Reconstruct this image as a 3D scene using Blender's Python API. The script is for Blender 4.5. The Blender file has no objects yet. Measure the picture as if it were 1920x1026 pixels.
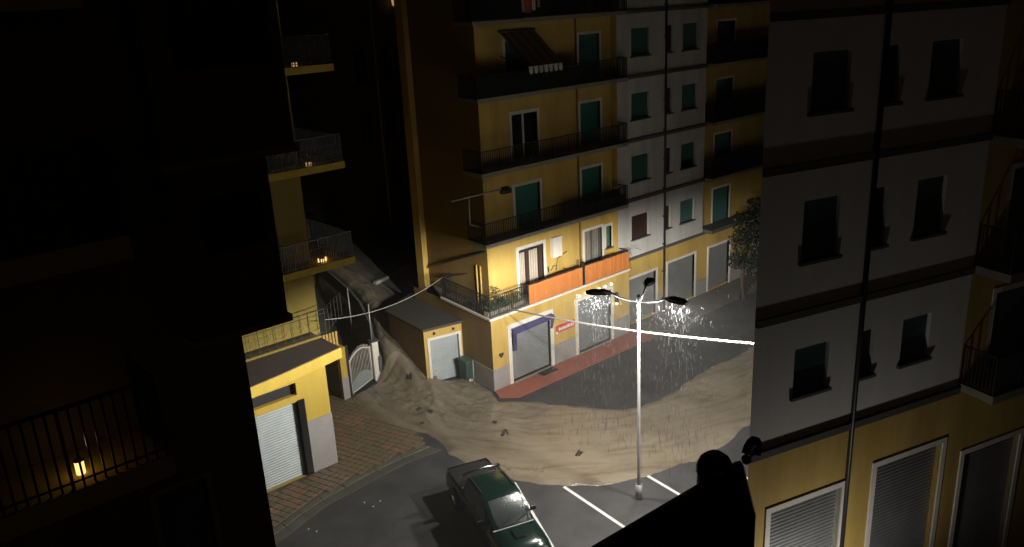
import bpy, bmesh, math, random
import numpy as np
from mathutils import Vector, Matrix
random.seed(7); rng = np.random.default_rng(7)
S = bpy.context.scene
COL = S.collection
R = math.radians
# World frame: x runs along the main facade, y goes into that building, z is up; the origin is the building's street corner.
A0 = R(41.04); CA, SA = math.cos(A0), math.sin(A0)
def st(X, Y):
    """survey frame (camera foot, heading) -> street frame"""
    X += 1.02; Y -= 33.38
    return (X * CA + Y * SA, -X * SA + Y * CA)

# ------------------------------------------------------------------ camera
cam_d = bpy.data.cameras.new('camera'); cam = bpy.data.objects.new('camera', cam_d); COL.objects.link(cam)
cam_d.sensor_width = 36; cam_d.lens = 1566 / 1920 * 36; cam_d.clip_start = 0.05; cam_d.clip_end = 2000
Fw = Vector((0.62338, 0.71611, -0.31399)).normalized()
Xr = Vector((0.74286, -0.66773, -0.04803)); Xr = (Xr - Fw * Xr.dot(Fw)).normalized()
Up = Xr.cross(Fw)
cam.matrix_world = Matrix(((Xr.x, Up.x, -Fw.x, -21.15), (Xr.y, Up.y, -Fw.y, -25.85), (Xr.z, Up.z, -Fw.z, 16.5), (0, 0, 0, 1)))
S.camera = cam
# ------------------------------------------------------------------ world: night sky
w = bpy.data.worlds.new('World'); S.world = w; w.use_nodes = True
nt = w.node_tree; nt.nodes.clear()
sky = nt.nodes.new('ShaderNodeTexSky'); sky.sky_type = 'NISHITA'; sky.sun_disc = False
sky.sun_elevation = R(2.0); sky.sun_rotation = R(200)
bgn = nt.nodes.new('ShaderNodeBackground'); bgn.inputs['Strength'].default_value = 0.0026
wo = nt.nodes.new('ShaderNodeOutputWorld')
nt.links.new(sky.outputs[0], bgn.inputs[0]); nt.links.new(bgn.outputs[0], wo.inputs[0])
# ------------------------------------------------------------------ exposure
S.view_settings.view_transform = 'Standard'; S.view_settings.look = 'None'
S.view_settings.exposure = 0.0; S.view_settings.gamma = 1.0; S.view_settings.use_curve_mapping = False
S.render.engine = 'CYCLES'
S.cycles.use_denoising = True
S.cycles.max_bounces = 6; S.cycles.diffuse_bounces = 4; S.cycles.glossy_bounces = 3; S.cycles.transmission_bounces = 4
S.cycles.caustics_reflective = False; S.cycles.caustics_refractive = False; S.cycles.sample_clamp_indirect = 3.0
LAMP_W = 1900.0      # each street lamp head
# ------------------------------------------------------------------ materials
def mat(name, col, rough=0.7, col2=None, scale=3.0, amt=0.5, bump=0.0, bscale=40.0, metal=0.0, streak=False, spec=0.5, emit=None, es=0.0):
    m = bpy.data.materials.new(name); m.use_nodes = True
    n = m.node_tree; b = n.nodes['Principled BSDF']
    b.inputs['Roughness'].default_value = rough; b.inputs['Metallic'].default_value = metal
    b.inputs['Specular IOR Level'].default_value = spec
    b.inputs['Base Color'].default_value = (*col, 1)
    if col2 is not None or bump:
        tc = n.nodes.new('ShaderNodeTexCoord')
    if col2 is not None:
        mp = n.nodes.new('ShaderNodeMapping')
        mp.inputs['Scale'].default_value = (1, 1, 0.18) if streak else (1, 1, 1)
        nz = n.nodes.new('ShaderNodeTexNoise'); nz.inputs['Scale'].default_value = scale; nz.inputs['Detail'].default_value = 6; nz.inputs['Roughness'].default_value = 0.65
        rp = n.nodes.new('ShaderNodeValToRGB'); rp.color_ramp.elements[0].position = 0.5 - amt / 2; rp.color_ramp.elements[1].position = 0.5 + amt / 2
        rp.color_ramp.elements[0].color = (*col, 1); rp.color_ramp.elements[1].color = (*col2, 1)
        n.links.new(tc.outputs['Object'], mp.inputs[0]); n.links.new(mp.outputs[0], nz.inputs[0])
        n.links.new(nz.outputs[0], rp.inputs[0]); n.links.new(rp.outputs[0], b.inputs['Base Color'])
    if bump:
        nb = n.nodes.new('ShaderNodeTexNoise'); nb.inputs['Scale'].default_value = bscale; nb.inputs['Detail'].default_value = 4
        bp = n.nodes.new('ShaderNodeBump'); bp.inputs['Strength'].default_value = bump; bp.inputs['Distance'].default_value = 0.02
        n.links.new(tc.outputs['Object'], nb.inputs[0]); n.links.new(nb.outputs[0], bp.inputs['Height']); n.links.new(bp.outputs[0], b.inputs['Normal'])
    if emit:
        b.inputs['Emission Color'].default_value = (*emit, 1); b.inputs['Emission Strength'].default_value = es
    return m
M = {}
M['yellow'] = mat('yellow_plaster', (.56, .385, .10), .85, (.37, .245, .06), 1.2, .4, .25, 60, streak=True)
M['yellow_old'] = mat('weathered_yellow_plaster', (.50, .36, .05), .85, (.36, .25, .04), 1.8, .7, .25, 60, streak=True)
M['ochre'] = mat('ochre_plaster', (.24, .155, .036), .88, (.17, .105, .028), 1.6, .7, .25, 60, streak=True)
M['dark_plaster'] = mat('dark_brown_plaster', (.15, .115, .06), .88, (.10, .08, .045), 1.6, .7, .25, 60, streak=True)  # plain dark brown plaster with vertical streaks
M['yellow_dim'] = mat('shaded_yellow_plaster', (.20, .15, .025), .88, (.14, .105, .02), 1.8, .7, .25, 60, streak=True)  # darkened copy of the house's yellow; the shade is in its colour
M['white'] = mat('grey_white_render', (.62, .61, .58), .85, (.40, .39, .37), 1.2, .4, .2, 60, streak=True)
M['trim'] = mat('white_trim', (.72, .69, .62), .7, (.58, .55, .49), 4, .6)
M['grey'] = mat('grey_plinth', (.34, .32, .31), .85, (.25, .235, .23), 2.2, .6, .3, 50)
M['slab'] = mat('concrete_edge', (.27, .25, .2), .85, (.17, .16, .13), 4, .6, .2, 50)
M['white_bright'] = mat('brightened_white_render', (.74, .73, .70), .85, (.58, .57, .55), 1.4, .7, .2, 60, streak=True)  # paler copy of the white render, raised to brighten the near facade
M['ledge'] = mat('dark_ledge', (.10, .10, .095), .85, (.06, .06, .055), 4, .6)
M['iron'] = mat('dark_iron', (.022, .022, .024), .45, metal=.2)
M['green'] = mat('green_shutter', (.035, .17, .12), .5, (.025, .12, .09), 3, .6)
M['dgreen'] = mat('dark_green_shutter', (.07, .17, .145), .5, (.05, .12, .105), 3, .6)
M['steel'] = mat('steel_shutter', (.34, .38, .39), .45, (.25, .28, .29), 2.5, .6, metal=.25)
M['steeld'] = mat('dull_steel_shutter', (.24, .25, .25), .5, (.17, .175, .175), 2.0, .6, metal=.2)
M['glass'] = mat('dark_glass', (.012, .014, .016), .08, spec=.7)
M['wet_glass'] = mat('rain_wet_glass', (.035, .045, .045), .24, (.02, .026, .026), 6, .6, .25, 25, spec=1.0)
M['brown'] = mat('brown_wood', (.055, .032, .022), .55, (.035, .02, .014), 8, .6)
M['curtain'] = mat('pale_curtain', (.50, .44, .36), .9, (.38, .33, .27), 10, .6)
M['orange'] = mat('orange_canvas', (.52, .18, .04), .8, (.43, .14, .03), 3, .6)
M['purple'] = mat('purple_canvas', (.05, .04, .14), .8, (.035, .03, .10), 4, .6)
M['red'] = mat('red_sign', (.50, .05, .05), .5)
M['roof'] = mat('wet_roof_felt', (.06, .055, .045), .75, (.035, .033, .028), 1.5, .6, .3, 40)
M['canopy'] = mat('brown_canopy_felt', (.075, .055, .05), .7, (.05, .038, .036), 1.5, .6, .2, 40)
M['asphalt'] = mat('wet_asphalt', (.066, .066, .069), .5, (.032, .032, .035), .8, .42, .7, 55, spec=.3)
M['paint'] = mat('road_paint', (.72, .72, .70), .6, (.5, .5, .49), 9, .5)
M['lane'] = mat('wet_concrete_lane', (.15, .145, .115), .6, (.08, .08, .065), 1.2, .6, .4, 30)
M['kerb'] = mat('wet_kerb_stone', (.105, .105, .08), .6, (.055, .06, .045), 3.5, .5, .5, 30)
M['gutter'] = mat('wet_gutter_stone', (.085, .085, .07), .5, (.045, .046, .04), 2.5, .6, .5, 30)
M['redwalk'] = mat('red_paving', (.36, .115, .075), .6, (.25, .08, .055), 2.5, .6, .3, 40)
M['pole'] = mat('galvanised_pole', (.36, .36, .365), .5, (.27, .27, .275), 5, .6, metal=.4)
M['dark'] = mat('dark_interior', (.012, .012, .012), .8)
M['mortar'] = mat('dirty_mortar', (.10, .08, .055), .8, (.05, .04, .03), 2, .6)
M['leaf'] = mat('leaf', (.055, .085, .03), .55, (.03, .05, .02), 8, .5)
M['leafd'] = mat('dark_leaf', (.013, .02, .012), .6, (.008, .013, .008), 4, .5)
M['bark'] = mat('bark', (.06, .045, .032), .9)
M['cable'] = mat('pale_cable', (.34, .335, .315), .6)
M['wire'] = mat('grey_wire', (.30, .30, .27), .6)
M['bin'] = mat('green_plastic', (.04, .075, .055), .45)
M['black'] = mat('black_paint', (.012, .011, .011), .22, spec=.5)
M['bulb'] = mat('lit_bulb', (.9, .85, .7), .4, emit=(1, .88, .65), es=4.0)
M['lens'] = mat('lamp_lens', (.9, .9, .9), .4, emit=(1, .97, .9), es=6.0)
M['warm'] = mat('warm_light', (.9, .6, .3), .4, emit=(1, .62, .22), es=1.6)
M['warmd'] = mat('warm_lit_lamp', (.9, .6, .3), .4, emit=(1, .6, .25), es=.45)
M['blind'] = mat('faded_blind_stripe', (.16, .11, .085), .9, (.11, .075, .06), 6, .5)
M['towelw'] = mat('pale_towel', (.6, .5, .42), .9, (.45, .37, .3), 14, .4)
M['towelr'] = mat('red_towel', (.45, .1, .05), .9, (.3, .07, .04), 14, .4)
M['carg'] = mat('green_car_paint', (.003, .015, .0115), .18, metal=.2, spec=.6)
M['carblack'] = mat('black_car_plastic', (.016, .016, .017), .4)
M['tyre'] = mat('tyre_rubber', (.015, .015, .015), .8)
M['chrome'] = mat('chrome', (.6, .6, .6), .15, metal=1.0)
M['headl'] = mat('headlamp_glass', (.6, .6, .6), .1)
M['tail'] = mat('red_lens', (.3, .01, .01), .2)
M['twig'] = mat('wet_wood_debris', (.045, .032, .02), .6, (.02, .015, .01), 12, .5)
M['rain'] = mat('rain_drop', (.16, .167, .178), .3)
tilem = [mat('paving_tile', c, .55, c2, 6, .6, .25, 60) for c, c2 in (((.155, .118, .076), (.11, .084, .056)), ((.17, .11, .07), (.125, .08, .052)), ((.13, .105, .07), (.095, .076, .052)), ((.20, .125, .075), (.14, .088, .055)))]
M['rain'].node_tree.nodes['Principled BSDF'].inputs['Alpha'].default_value = .55
# muddy flood water: long flow streaks and fine ripples
def mud_material():
    m = bpy.data.materials.new('muddy_water'); m.use_nodes = True
    n = m.node_tree; b = n.nodes['Principled BSDF']; L = n.links.new
    uv = n.nodes.new('ShaderNodeUVMap'); uv.uv_map = 'flow'; tc = n.nodes.new('ShaderNodeTexCoord')
    def noise(vec, scale, sx, sy, det, dist):
        mp = n.nodes.new('ShaderNodeMapping'); mp.inputs['Scale'].default_value = (sx, sy, 1); L(vec, mp.inputs[0])
        z = n.nodes.new('ShaderNodeTexNoise'); z.inputs['Scale'].default_value = scale; z.inputs['Detail'].default_value = det; z.inputs['Distortion'].default_value = dist; L(mp.outputs[0], z.inputs[0]); return z
    streak = noise(uv.outputs[0], 1.0, .45, 2.6, 8, .8); patch = noise(tc.outputs['Object'], .55, 1, 1, 5, .6)
    mx = n.nodes.new('ShaderNodeMath'); mx.operation = 'MULTIPLY_ADD'; mx.inputs[1].default_value = .6; L(streak.outputs[0], mx.inputs[0])
    m2 = n.nodes.new('ShaderNodeMath'); m2.operation = 'MULTIPLY'; m2.inputs[1].default_value = .4; L(patch.outputs[0], m2.inputs[0]); L(m2.outputs[0], mx.inputs[2])
    rp = n.nodes.new('ShaderNodeValToRGB'); e = rp.color_ramp.elements
    e[0].position = .36; e[0].color = (.130, .106, .074, 1); e[1].position = .66; e[1].color = (.225, .195, .147, 1)
    k = e.new(.47); k.color = (.187, .157, .113, 1); L(mx.outputs[0], rp.inputs[0]); L(rp.outputs[0], b.inputs['Base Color'])
    b.inputs['Roughness'].default_value = .2; b.inputs['Specular IOR Level'].default_value = .5
    rip = noise(uv.outputs[0], 3.2, .8, 2.2, 7, 1.4)
    bp = n.nodes.new('ShaderNodeBump'); bp.inputs['Strength'].default_value = .5; bp.inputs['Distance'].default_value = .035
    L(rip.outputs[0], bp.inputs['Height']); L(bp.outputs[0], b.inputs['Normal'])
    return m
M['mud'] = mud_material()
# ------------------------------------------------------------------ mesh builder
class MB:
    def __init__(s): s.v = []; s.f = []; s.sm = []
    def add(s, vs, fs, smooth=False):
        o = len(s.v); s.v += [tuple(p) for p in vs]; s.f += [tuple(i + o for i in f) for f in fs]; s.sm += [smooth] * len(fs); return s
    def box(s, x0, x1, y0, y1, z0, z1):
        return s.hexa([(x0, y0), (x1, y0), (x1, y1), (x0, y1)], z0, z1)
    def hexa(s, poly, z0, z1):
        n = len(poly); vs = [(x, y, z0) for x, y in poly] + [(x, y, z1) for x, y in poly]
        fs = [tuple(range(n))[::-1], tuple(range(n, 2 * n))] + [(i, (i + 1) % n, n + (i + 1) % n, n + i) for i in range(n)]
        return s.add(vs, fs)
    def tube(s, pts, r, n=6, caps=True, r2=None):
        pts = [Vector(p) for p in pts]; vs = []; fs = []; k = len(pts)
        for i, p in enumerate(pts):
            t = (pts[min(i + 1, k - 1)] - pts[max(i - 1, 0)]).normalized()
            a = t.cross(Vector((0, 0, 1))); a = a if a.length > .05 else t.cross(Vector((1, 0, 0)))
            a.normalize(); b = t.cross(a)
            rr = r if r2 is None else r + (r2 - r) * i / max(1, k - 1)
            for j in range(n):
                q = 2 * math.pi * j / n; vs.append(p + a * math.cos(q) * rr + b * math.sin(q) * rr)
        for i in range(k - 1):
            for j in range(n): fs.append((i * n + j, i * n + (j + 1) % n, (i + 1) * n + (j + 1) % n, (i + 1) * n + j))
        if caps: fs += [tuple(range(n))[::-1], tuple(range((k - 1) * n, k * n))]
        return s.add(vs, fs, n > 5)
    def bar(s, a, b, wx, wz):
        a, b = Vector(a), Vector(b); t = (b - a).normalized(); u = t.cross(Vector((0, 0, 1)))
        u = u.normalized() if u.length > .05 else Vector((1, 0, 0)); v = u.cross(t)
        vs = [p + u * sx * wx / 2 + v * sz * wz / 2 for p in (a, b) for sx, sz in ((-1, -1), (1, -1), (1, 1), (-1, 1))]
        return s.add(vs, [(3, 2, 1, 0), (4, 5, 6, 7), (0, 1, 5, 4), (1, 2, 6, 5), (2, 3, 7, 6), (3, 0, 4, 7)])
    def ball(s, c, r, n=10, sz=1.0):
        vs = []; fs = []; k = n // 2
        for i in range(k + 1):
            th = math.pi * i / k
            for j in range(n):
                q = 2 * math.pi * j / n; vs.append((c[0] + r * math.sin(th) * math.cos(q), c[1] + r * math.sin(th) * math.sin(q), c[2] + r * sz * math.cos(th)))
        for i in range(k):
            for j in range(n): fs.append((i * n + j, (i + 1) * n + j, (i + 1) * n + (j + 1) % n, i * n + (j + 1) % n))
        return s.add(vs, fs, True)
    def wall(s, P, u, n, s0, s1, z0, z1, holes=(), depth=.2):
        """vertical sheet from P along u with openings (a,b,c,d) and their reveals; n is the outward normal"""
        P, u, n = Vector((*P, 0)), Vector((*u, 0)).normalized(), Vector((*n, 0)).normalized()
        xs = sorted({s0, s1, *[h[0] for h in holes], *[h[1] for h in holes]}); zs = sorted({z0, z1, *[h[2] for h in holes], *[h[3] for h in holes]})
        Q = lambda a, z, dn=0: P + u * a + Vector((0, 0, z)) + n * dn
        for a, b in zip(xs, xs[1:]):
            for c, d in zip(zs, zs[1:]):
                if any(h[0] - 1e-6 <= a and b <= h[1] + 1e-6 and h[2] - 1e-6 <= c and d <= h[3] + 1e-6 for h in holes): continue
                s.add([Q(a, c), Q(b, c), Q(b, d), Q(a, d)], [(0, 1, 2, 3)])
        for a, b, c, d in holes:
            for (p, q) in (((a, c), (b, c)), ((b, c), (b, d)), ((b, d), (a, d)), ((a, d), (a, c))):
                s.add([Q(*p), Q(*q), Q(*q, -depth), Q(*p, -depth)], [(0, 1, 2, 3)])
        return s
    def fbox(s, P, u, n, a, b, z0, z1, d0, d1):
        P, u, n = Vector((*P, 0)), Vector((*u, 0)).normalized(), Vector((*n, 0)).normalized()
        vs = [P + u * x + n * d + Vector((0, 0, z)) for z in (z0, z1) for x, d in ((a, d0), (b, d0), (b, d1), (a, d1))]
        return s.add(vs, [(3, 2, 1, 0), (4, 5, 6, 7), (0, 1, 5, 4), (1, 2, 6, 5), (2, 3, 7, 6), (3, 0, 4, 7)])
    def build(s, name, m, parent=None, origin=None, bevel=0.0, kind=None, smooth=0):
        me = bpy.data.meshes.new(name)
        o3 = Vector(origin) if origin is not None else (Vector(parent['_o']) if parent is not None and '_o' in parent.keys() else Vector())
        me.from_pydata([tuple(Vector(p) - o3) for p in s.v], [], s.f)
        me.polygons.foreach_set('use_smooth', s.sm)
        bm = bmesh.new(); bm.from_mesh(me); bmesh.ops.recalc_face_normals(bm, faces=bm.faces); bm.to_mesh(me); bm.free()
        me.materials.append(m); me.update()
        if smooth: me.polygons.foreach_set('use_smooth', [True] * len(me.polygons)); me.set_sharp_from_angle(angle=R(smooth))
        o = bpy.data.objects.new(name, me); COL.objects.link(o)
        if parent is not None: o.parent = parent; o['_o'] = tuple(o3)
        else: o.location = o3; o['_o'] = tuple(o3)
        if kind: o['kind'] = kind
        if bevel:
            bv = o.modifiers.new('bevel', 'BEVEL'); bv.width = bevel; bv.segments = 2; bv.limit_method = 'ANGLE'
        return o
def thing(name, label, cat, loc=(0, 0, 0), group=None, rot=0.0):
    o = bpy.data.objects.new(name, None); COL.objects.link(o); o.location = loc; o.rotation_euler = (0, 0, rot)
    o['label'] = label; o['category'] = cat; o['_o'] = tuple(loc) if not rot else (0, 0, 0)
    if group: o['group'] = group
    return o
def tag(o, label, cat, group=None):
    o['label'] = label; o['category'] = cat
    if group: o['group'] = group
    return o
def structure(o): o['kind'] = 'structure'; return o
def sm(a, b, x):
    t = np.clip((x - a) / (b - a), 0, 1); return t * t * (3 - 2 * t)

# shared pieces of facades: opening = frame part with its filling and sill as sub-parts
def ring(P, u, n, a, b, c, d, wd, d0, d1, bottom=False):
    q = MB()
    q.fbox(P, u, n, a - wd, a, c, d + wd, d0, d1); q.fbox(P, u, n, b, b + wd, c, d + wd, d0, d1); q.fbox(P, u, n, a, b, d, d + wd, d0, d1)
    if bottom: q.fbox(P, u, n, a, b, c - wd, c, d0, d1 + .02)
    return q
def slats(P, u, n, a, b, c, d, pitch, back, out):
    q = MB(); k = max(1, round((d - c) / pitch)); h = (d - c) / k
    P3, u3, n3 = Vector((*P, 0)), Vector((*u, 0)).normalized(), Vector((*n, 0)).normalized()
    for i in range(k):
        z0 = c + i * h; prof = ((z0, back), (z0 + h * .12, back + out), (z0 + h * .6, back + out * .8), (z0 + h, back))
        for (za, da), (zb, db) in zip(prof, prof[1:]):
            q.add([P3 + u3 * s + n3 * dd + Vector((0, 0, z)) for s, z, dd in ((a, za, da), (b, za, da), (b, zb, db), (a, zb, db))], [(0, 1, 2, 3)])
    return q
def window(par, P, u, n, a, b, c, d, shutter_mat, frame=None, wd=.06, sill=True, kind='shutter', open_frac=0.0, pitch=.055):
    fr = ring(P, u, n, a, b, c, d, wd, -.16, .025 if frame else -.10).build('window' if d - c < 1.8 else 'balcony_door', M[frame or 'dgreen'], par)
    if kind == 'shutter':
        slats(P, u, n, a, b, c + open_frac, d, pitch, -.13, .02).build('shutter', M[shutter_mat], fr)
        if open_frac: MB().fbox(P, u, n, a, b, c, c + open_frac, -.19, -.16).build('pane', M['glass'], fr)
    elif kind == 'glass':
        mid = (a + b) / 2
        MB().fbox(P, u, n, a, b, c, d, -.19, -.15).build('pane', M['glass'], fr)
        MB().fbox(P, u, n, mid - .045, mid + .045, c, d, -.15, -.09).build('mullion', M['trim'], fr)
    if sill: MB().fbox(P, u, n, a - .08, b + .08, c - .07, c, -.1, .09).build('sill', M['ledge'], fr)
    return fr
def rail_run(q, pts, z, h, gap=.11, rb=.011, rt=.022, ornate=False):
    for (x0, y0), (x1, y1) in zip(pts, pts[1:]):
        L = math.hypot(x1 - x0, y1 - y0); k = max(1, int(L / gap))
        q.bar((x0, y0, z + h), (x1, y1, z + h), rt * 2.2, rt * 1.6); q.bar((x0, y0, z + .08), (x1, y1, z + .08), rt, rt)
        if ornate: q.bar((x0, y0, z + h - .16), (x1, y1, z + h - .16), rt, rt)
        for i in range(k + 1):
            t = i / k; x, y = x0 + (x1 - x0) * t, y0 + (y1 - y0) * t
            big = i % 10 == 0
            q.bar((x, y, z), (x, y, z + h), rb * (3 if big else 2), rb * (3 if big else 2))
            if ornate and i % 2 == 0 and i < k:
                x2, y2 = x0 + (x1 - x0) * (i + 1) / k, y0 + (y1 - y0) * (i + 1) / k; c = ((x + x2) / 2, (y + y2) / 2)
                ring_ = [(c[0] + (x2 - x) * .8 * math.cos(th), c[1] + (y2 - y) * .8 * math.cos(th), z + h * .5 + .13 * math.sin(th)) for th in np.linspace(0, 2 * math.pi, 9)]
                q.tube(ring_, rb * .8, 4, False)
    return q
U, N = (1, 0), (0, -1)

# ================================================================== GROUND
g = MB(); g.add([(-400, -400, 0), (400, -400, 0), (400, 400, 0), (-400, 400, 0)], [(0, 1, 2, 3)])
structure(g.build('ground', M['asphalt']))
def inside(px, py, poly):
    res = np.zeros(px.shape, bool); n = len(poly)
    for i in range(n):
        x0, y0 = poly[i]; x1, y1 = poly[(i + 1) % n]
        if y0 == y1: continue
        c = ((y0 > py) != (y1 > py)) & (px < (x1 - x0) * (py - y0) / (y1 - y0) + x0); res ^= c
    return res
def sdist(px, py, poly):
    dd = np.full(px.shape, 1e9); n = len(poly)
    for i in range(n):
        x0, y0 = poly[i]; x1, y1 = poly[(i + 1) % n]; ex, ey = x1 - x0, y1 - y0
        t = np.clip(((px - x0) * ex + (py - y0) * ey) / (ex * ex + ey * ey + 1e-12), 0, 1)
        dd = np.minimum(dd, np.hypot(px - x0 - t * ex, py - y0 - t * ey))
    return np.where(inside(px, py, poly), dd, -dd)
_tab = rng.random((256, 256))
def vnoise(x, y):
    xi = np.floor(x).astype(int); yi = np.floor(y).astype(int); fx = x - xi; fy = y - yi
    fx = fx * fx * (3 - 2 * fx); fy = fy * fy * (3 - 2 * fy); T = lambda a, b: _tab[a % 256, b % 256]
    return (T(xi, yi) * (1 - fx) + T(xi + 1, yi) * fx) * (1 - fy) + (T(xi, yi + 1) * (1 - fx) + T(xi + 1, yi + 1) * fx) * fy - .5
def fbm(x, y, o=4):
    r = 0; a = 1.0
    for i in range(o): r = r + a * vnoise(x * 2 ** i + 17 * i, y * 2 ** i - 9 * i); a *= .55
    return r
# the alley climbs away from the street
alley_h = lambda y: np.interp(y, [.2, 2.8, 5.9, 7.4, 17], [0, .36, 1.55, 2.05, 3.2])
wall_x = lambda y: np.interp(y, [3.0, 4.7, 5.9, 6.9, 9, 10.6, 13.6, 16], [-2.7, -2.72, -2.25, -1.72, -.95, -.55, -.15, .25])
gx = np.arange(-7, 14.1, .3); gy = np.arange(4.4, 40, .3); q = MB(); nv = len(gy)
for x in gx:
    for y in gy:
        m_ = float(sm(-.1, .25, x - wall_x(y))); lo_ = .14 * max(0, min(y, 17) - 5.0)
        q.v.append((x, y, float(alley_h(y)) * m_ + lo_ * (1 - m_) - .04))
for i_ in range(len(gx) - 1):
    for j_ in range(nv - 1): q.f.append((i_ * nv + j_, i_ * nv + nv + j_, i_ * nv + nv + j_ + 1, i_ * nv + j_ + 1)); q.sm.append(True)
structure(q.build('alley_ground', M['lane']))
# flood water
mud_poly = [(1.7, 19.5), (1.45, 16.4), (1.2, 14.4), (.9, 11.8), (.7, 10.5), (-.1, 7.9), (-.35, 7.4), (-1.2, 6.5), (-1.36, 5.94), (-1.66, 2.75), (.2, 2.3), (.02, .0), (-.3, -.55)]
mud_poly += [st(*p) for p in ((-.75, 32.6), (.64, 32.43), (2.43, 31.88), (4.39, 31.28), (5.08, 31.45), (5.85, 32.0), (7.89, 33.98), (10.77, 36.61), (15, 40.5), (20, 44), (22, 40), (16, 34.5), (11.5, 31.2))]
mud_poly += [st(*p) for p in ((8.52, 28.5), (7.65, 27.5), (6.87, 26.78), (5.85, 26.6), (5.64, 26.32), (4.97, 26.02), (4.17, 25.82), (3.38, 25.55), (2.42, 25.37), (1.49, 25.45), (.56, 25.74), (-.38, 26.06), (-2.31, 27.44), (-3.02, 28.55), (-3.76, 29.9), (-4.5, 30.3), (-5.13, 30.67), (-6.12, 31.46), (-7.0, 32.6), (-7.43, 33.22))]
mud_poly += [(-4.5, 4.45), (-3.1, 4.95), (-2.72, 4.75), (-2.25, 5.9), (-1.72, 6.9), (-.95, 9.0), (-.55, 10.6), (-.15, 13.6), (.25, 16.4), (.5, 19.5)]
xs = np.arange(-8.5, 24, .085); ys = np.arange(-15.5, 19.6, .085); GX, GY = np.meshgrid(xs, ys, indexing='ij')
dist = sdist(GX, GY, mud_poly) + .22 * fbm(GX * 1.1, GY * 1.1, 4) + .28 * np.exp(-((GX + 4.2) ** 2 + (GY - 1.5) ** 2) / 5)
path = np.array([(1.1, 20), (.6, 14), (.0, 10.0), (-1.2, 7.0), (-2.0, 4.6), (-2.3, 2.2), (-1.9, -.8), (-.6, -3.4), (2, -5.6), (6, -7), (11, -7.6), (24, -7)], float)
bd = np.full(GX.shape, 1e9); ua = np.zeros(GX.shape); va = np.zeros(GX.shape); acc = 0.0
for p, q in zip(path, path[1:]):
    e = q - p; L = np.hypot(*e); e /= L
    t = np.clip((GX - p[0]) * e[0] + (GY - p[1]) * e[1], 0, L); cx = GX - p[0] - t * e[0]; cy = GY - p[1] - t * e[1]; dd = np.hypot(cx, cy)
    k = dd < bd; bd = np.where(k, dd, bd); ua = np.where(k, acc + t, ua); va = np.where(k, e[0] * cy - e[1] * cx, va); acc += L
turb = np.exp(-((GX + 1.6) ** 2 + (GY - 3.4) ** 2) / 9.0) + .75 * np.exp(-((GX + 1.5) ** 2 + (GY + .6) ** 2) / 6) + .3 * np.exp(-(va / 1.6) ** 2)
body = sm(0, .55, dist)
flow = fbm(ua * .9, va * 2.4, 4) * .05 + fbm(ua * .35 + 5, va * 1.1, 3) * .05
chop = (.15 - np.abs(fbm(GX * 2.1 + 3, GY * 2.1, 5))) * .15 + (.15 - np.abs(fbm(ua * 1.2 + 3, va * 2.6, 5))) * .20 + fbm(ua * 1.4, va * 3.0, 4) * .07
rise = .10 * sm(.5, 5, GY) * (GX < 6)
hill = alley_h(GY) * sm(np.where(GY > 4.4, -.35, -.3), np.where(GY > 4.4, .25, .9), GX - wall_x(GY)) * (GX < 6) * np.where(GY > 2.7, 1, 1 - sm(-1.7, -.6, GX))
Z = -.035 + .125 * body + (flow * (.35 + .65 * np.minimum(turb, 1)) + chop * np.minimum(turb, 1.1) * .75) * sm(.05, .9, dist) + rise * sm(.0, .7, dist) + .10 * np.exp(-((GX + 1.2) ** 2 + (GY - 4.6) ** 2) / 1.2) * body + hill
Z = Z + .075 * np.exp(-((GX + 4.0) ** 2 + (GY - 2.4) ** 2) / 7) * sm(-.05, .3, dist)
Z = np.maximum(Z, np.where(dist > .25, hill + .035 + .02 * fbm(GX * 3, GY * 3, 3), -1))
keep = dist > -.12
idx = -np.ones(GX.shape, int); cell = keep[:-1, :-1] & keep[1:, :-1] & keep[1:, 1:] & keep[:-1, 1:]
used = np.zeros(GX.shape, bool); used[:-1, :-1] |= cell; used[1:, :-1] |= cell; used[1:, 1:] |= cell; used[:-1, 1:] |= cell
idx[used] = np.arange(used.sum())
vs = np.stack([GX[used], GY[used], Z[used]], 1)
fs = np.stack([idx[:-1, :-1][cell], idx[1:, :-1][cell], idx[1:, 1:][cell], idx[:-1, 1:][cell]], 1)
me = bpy.data.meshes.new('flood_water'); me.from_pydata(vs.tolist(), [], fs.tolist()); me.polygons.foreach_set('use_smooth', [True] * len(me.polygons)); me.materials.append(M['mud'])
uvl = me.uv_layers.new(name='flow'); vi = np.zeros(len(me.loops), int); me.loops.foreach_get('vertex_index', vi)
uvl.data.foreach_set('uv', np.stack([ua[used][vi], va[used][vi]], 1).ravel())
fw = bpy.data.objects.new('flood_water', me); COL.objects.link(fw); structure(fw)

# parking bay lines
for (x0, y0), (x1, y1) in ((st(-.3, 26.05), st(0.87, 22.15)), (st(1.45, 25.62), st(4.1, 21.85)), (st(4.45, 26.1), st(6.6, 23.0)), (st(6.75, 27.3), st(9.0, 24.0)), (st(9.3, 28.6), st(11.5, 25.3))):
    v = Vector((x1 - x0, y1 - y0, 0)); nrm = Vector((-v.y, v.x, 0)).normalized() * .06; a = Vector((x0, y0, .004)); b = Vector((x1, y1, .004)); c = b + nrm * 0
    q = MB(); k = 14
    for i in range(k):
        p, p2 = a + v * i / k, a + v * (i + 1) / k
        q.add([p - nrm, p2 - nrm, p2 + nrm, p + nrm], [(0, 1, 2, 3)])
    structure(q.build('parking_line', M['paint']))
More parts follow.
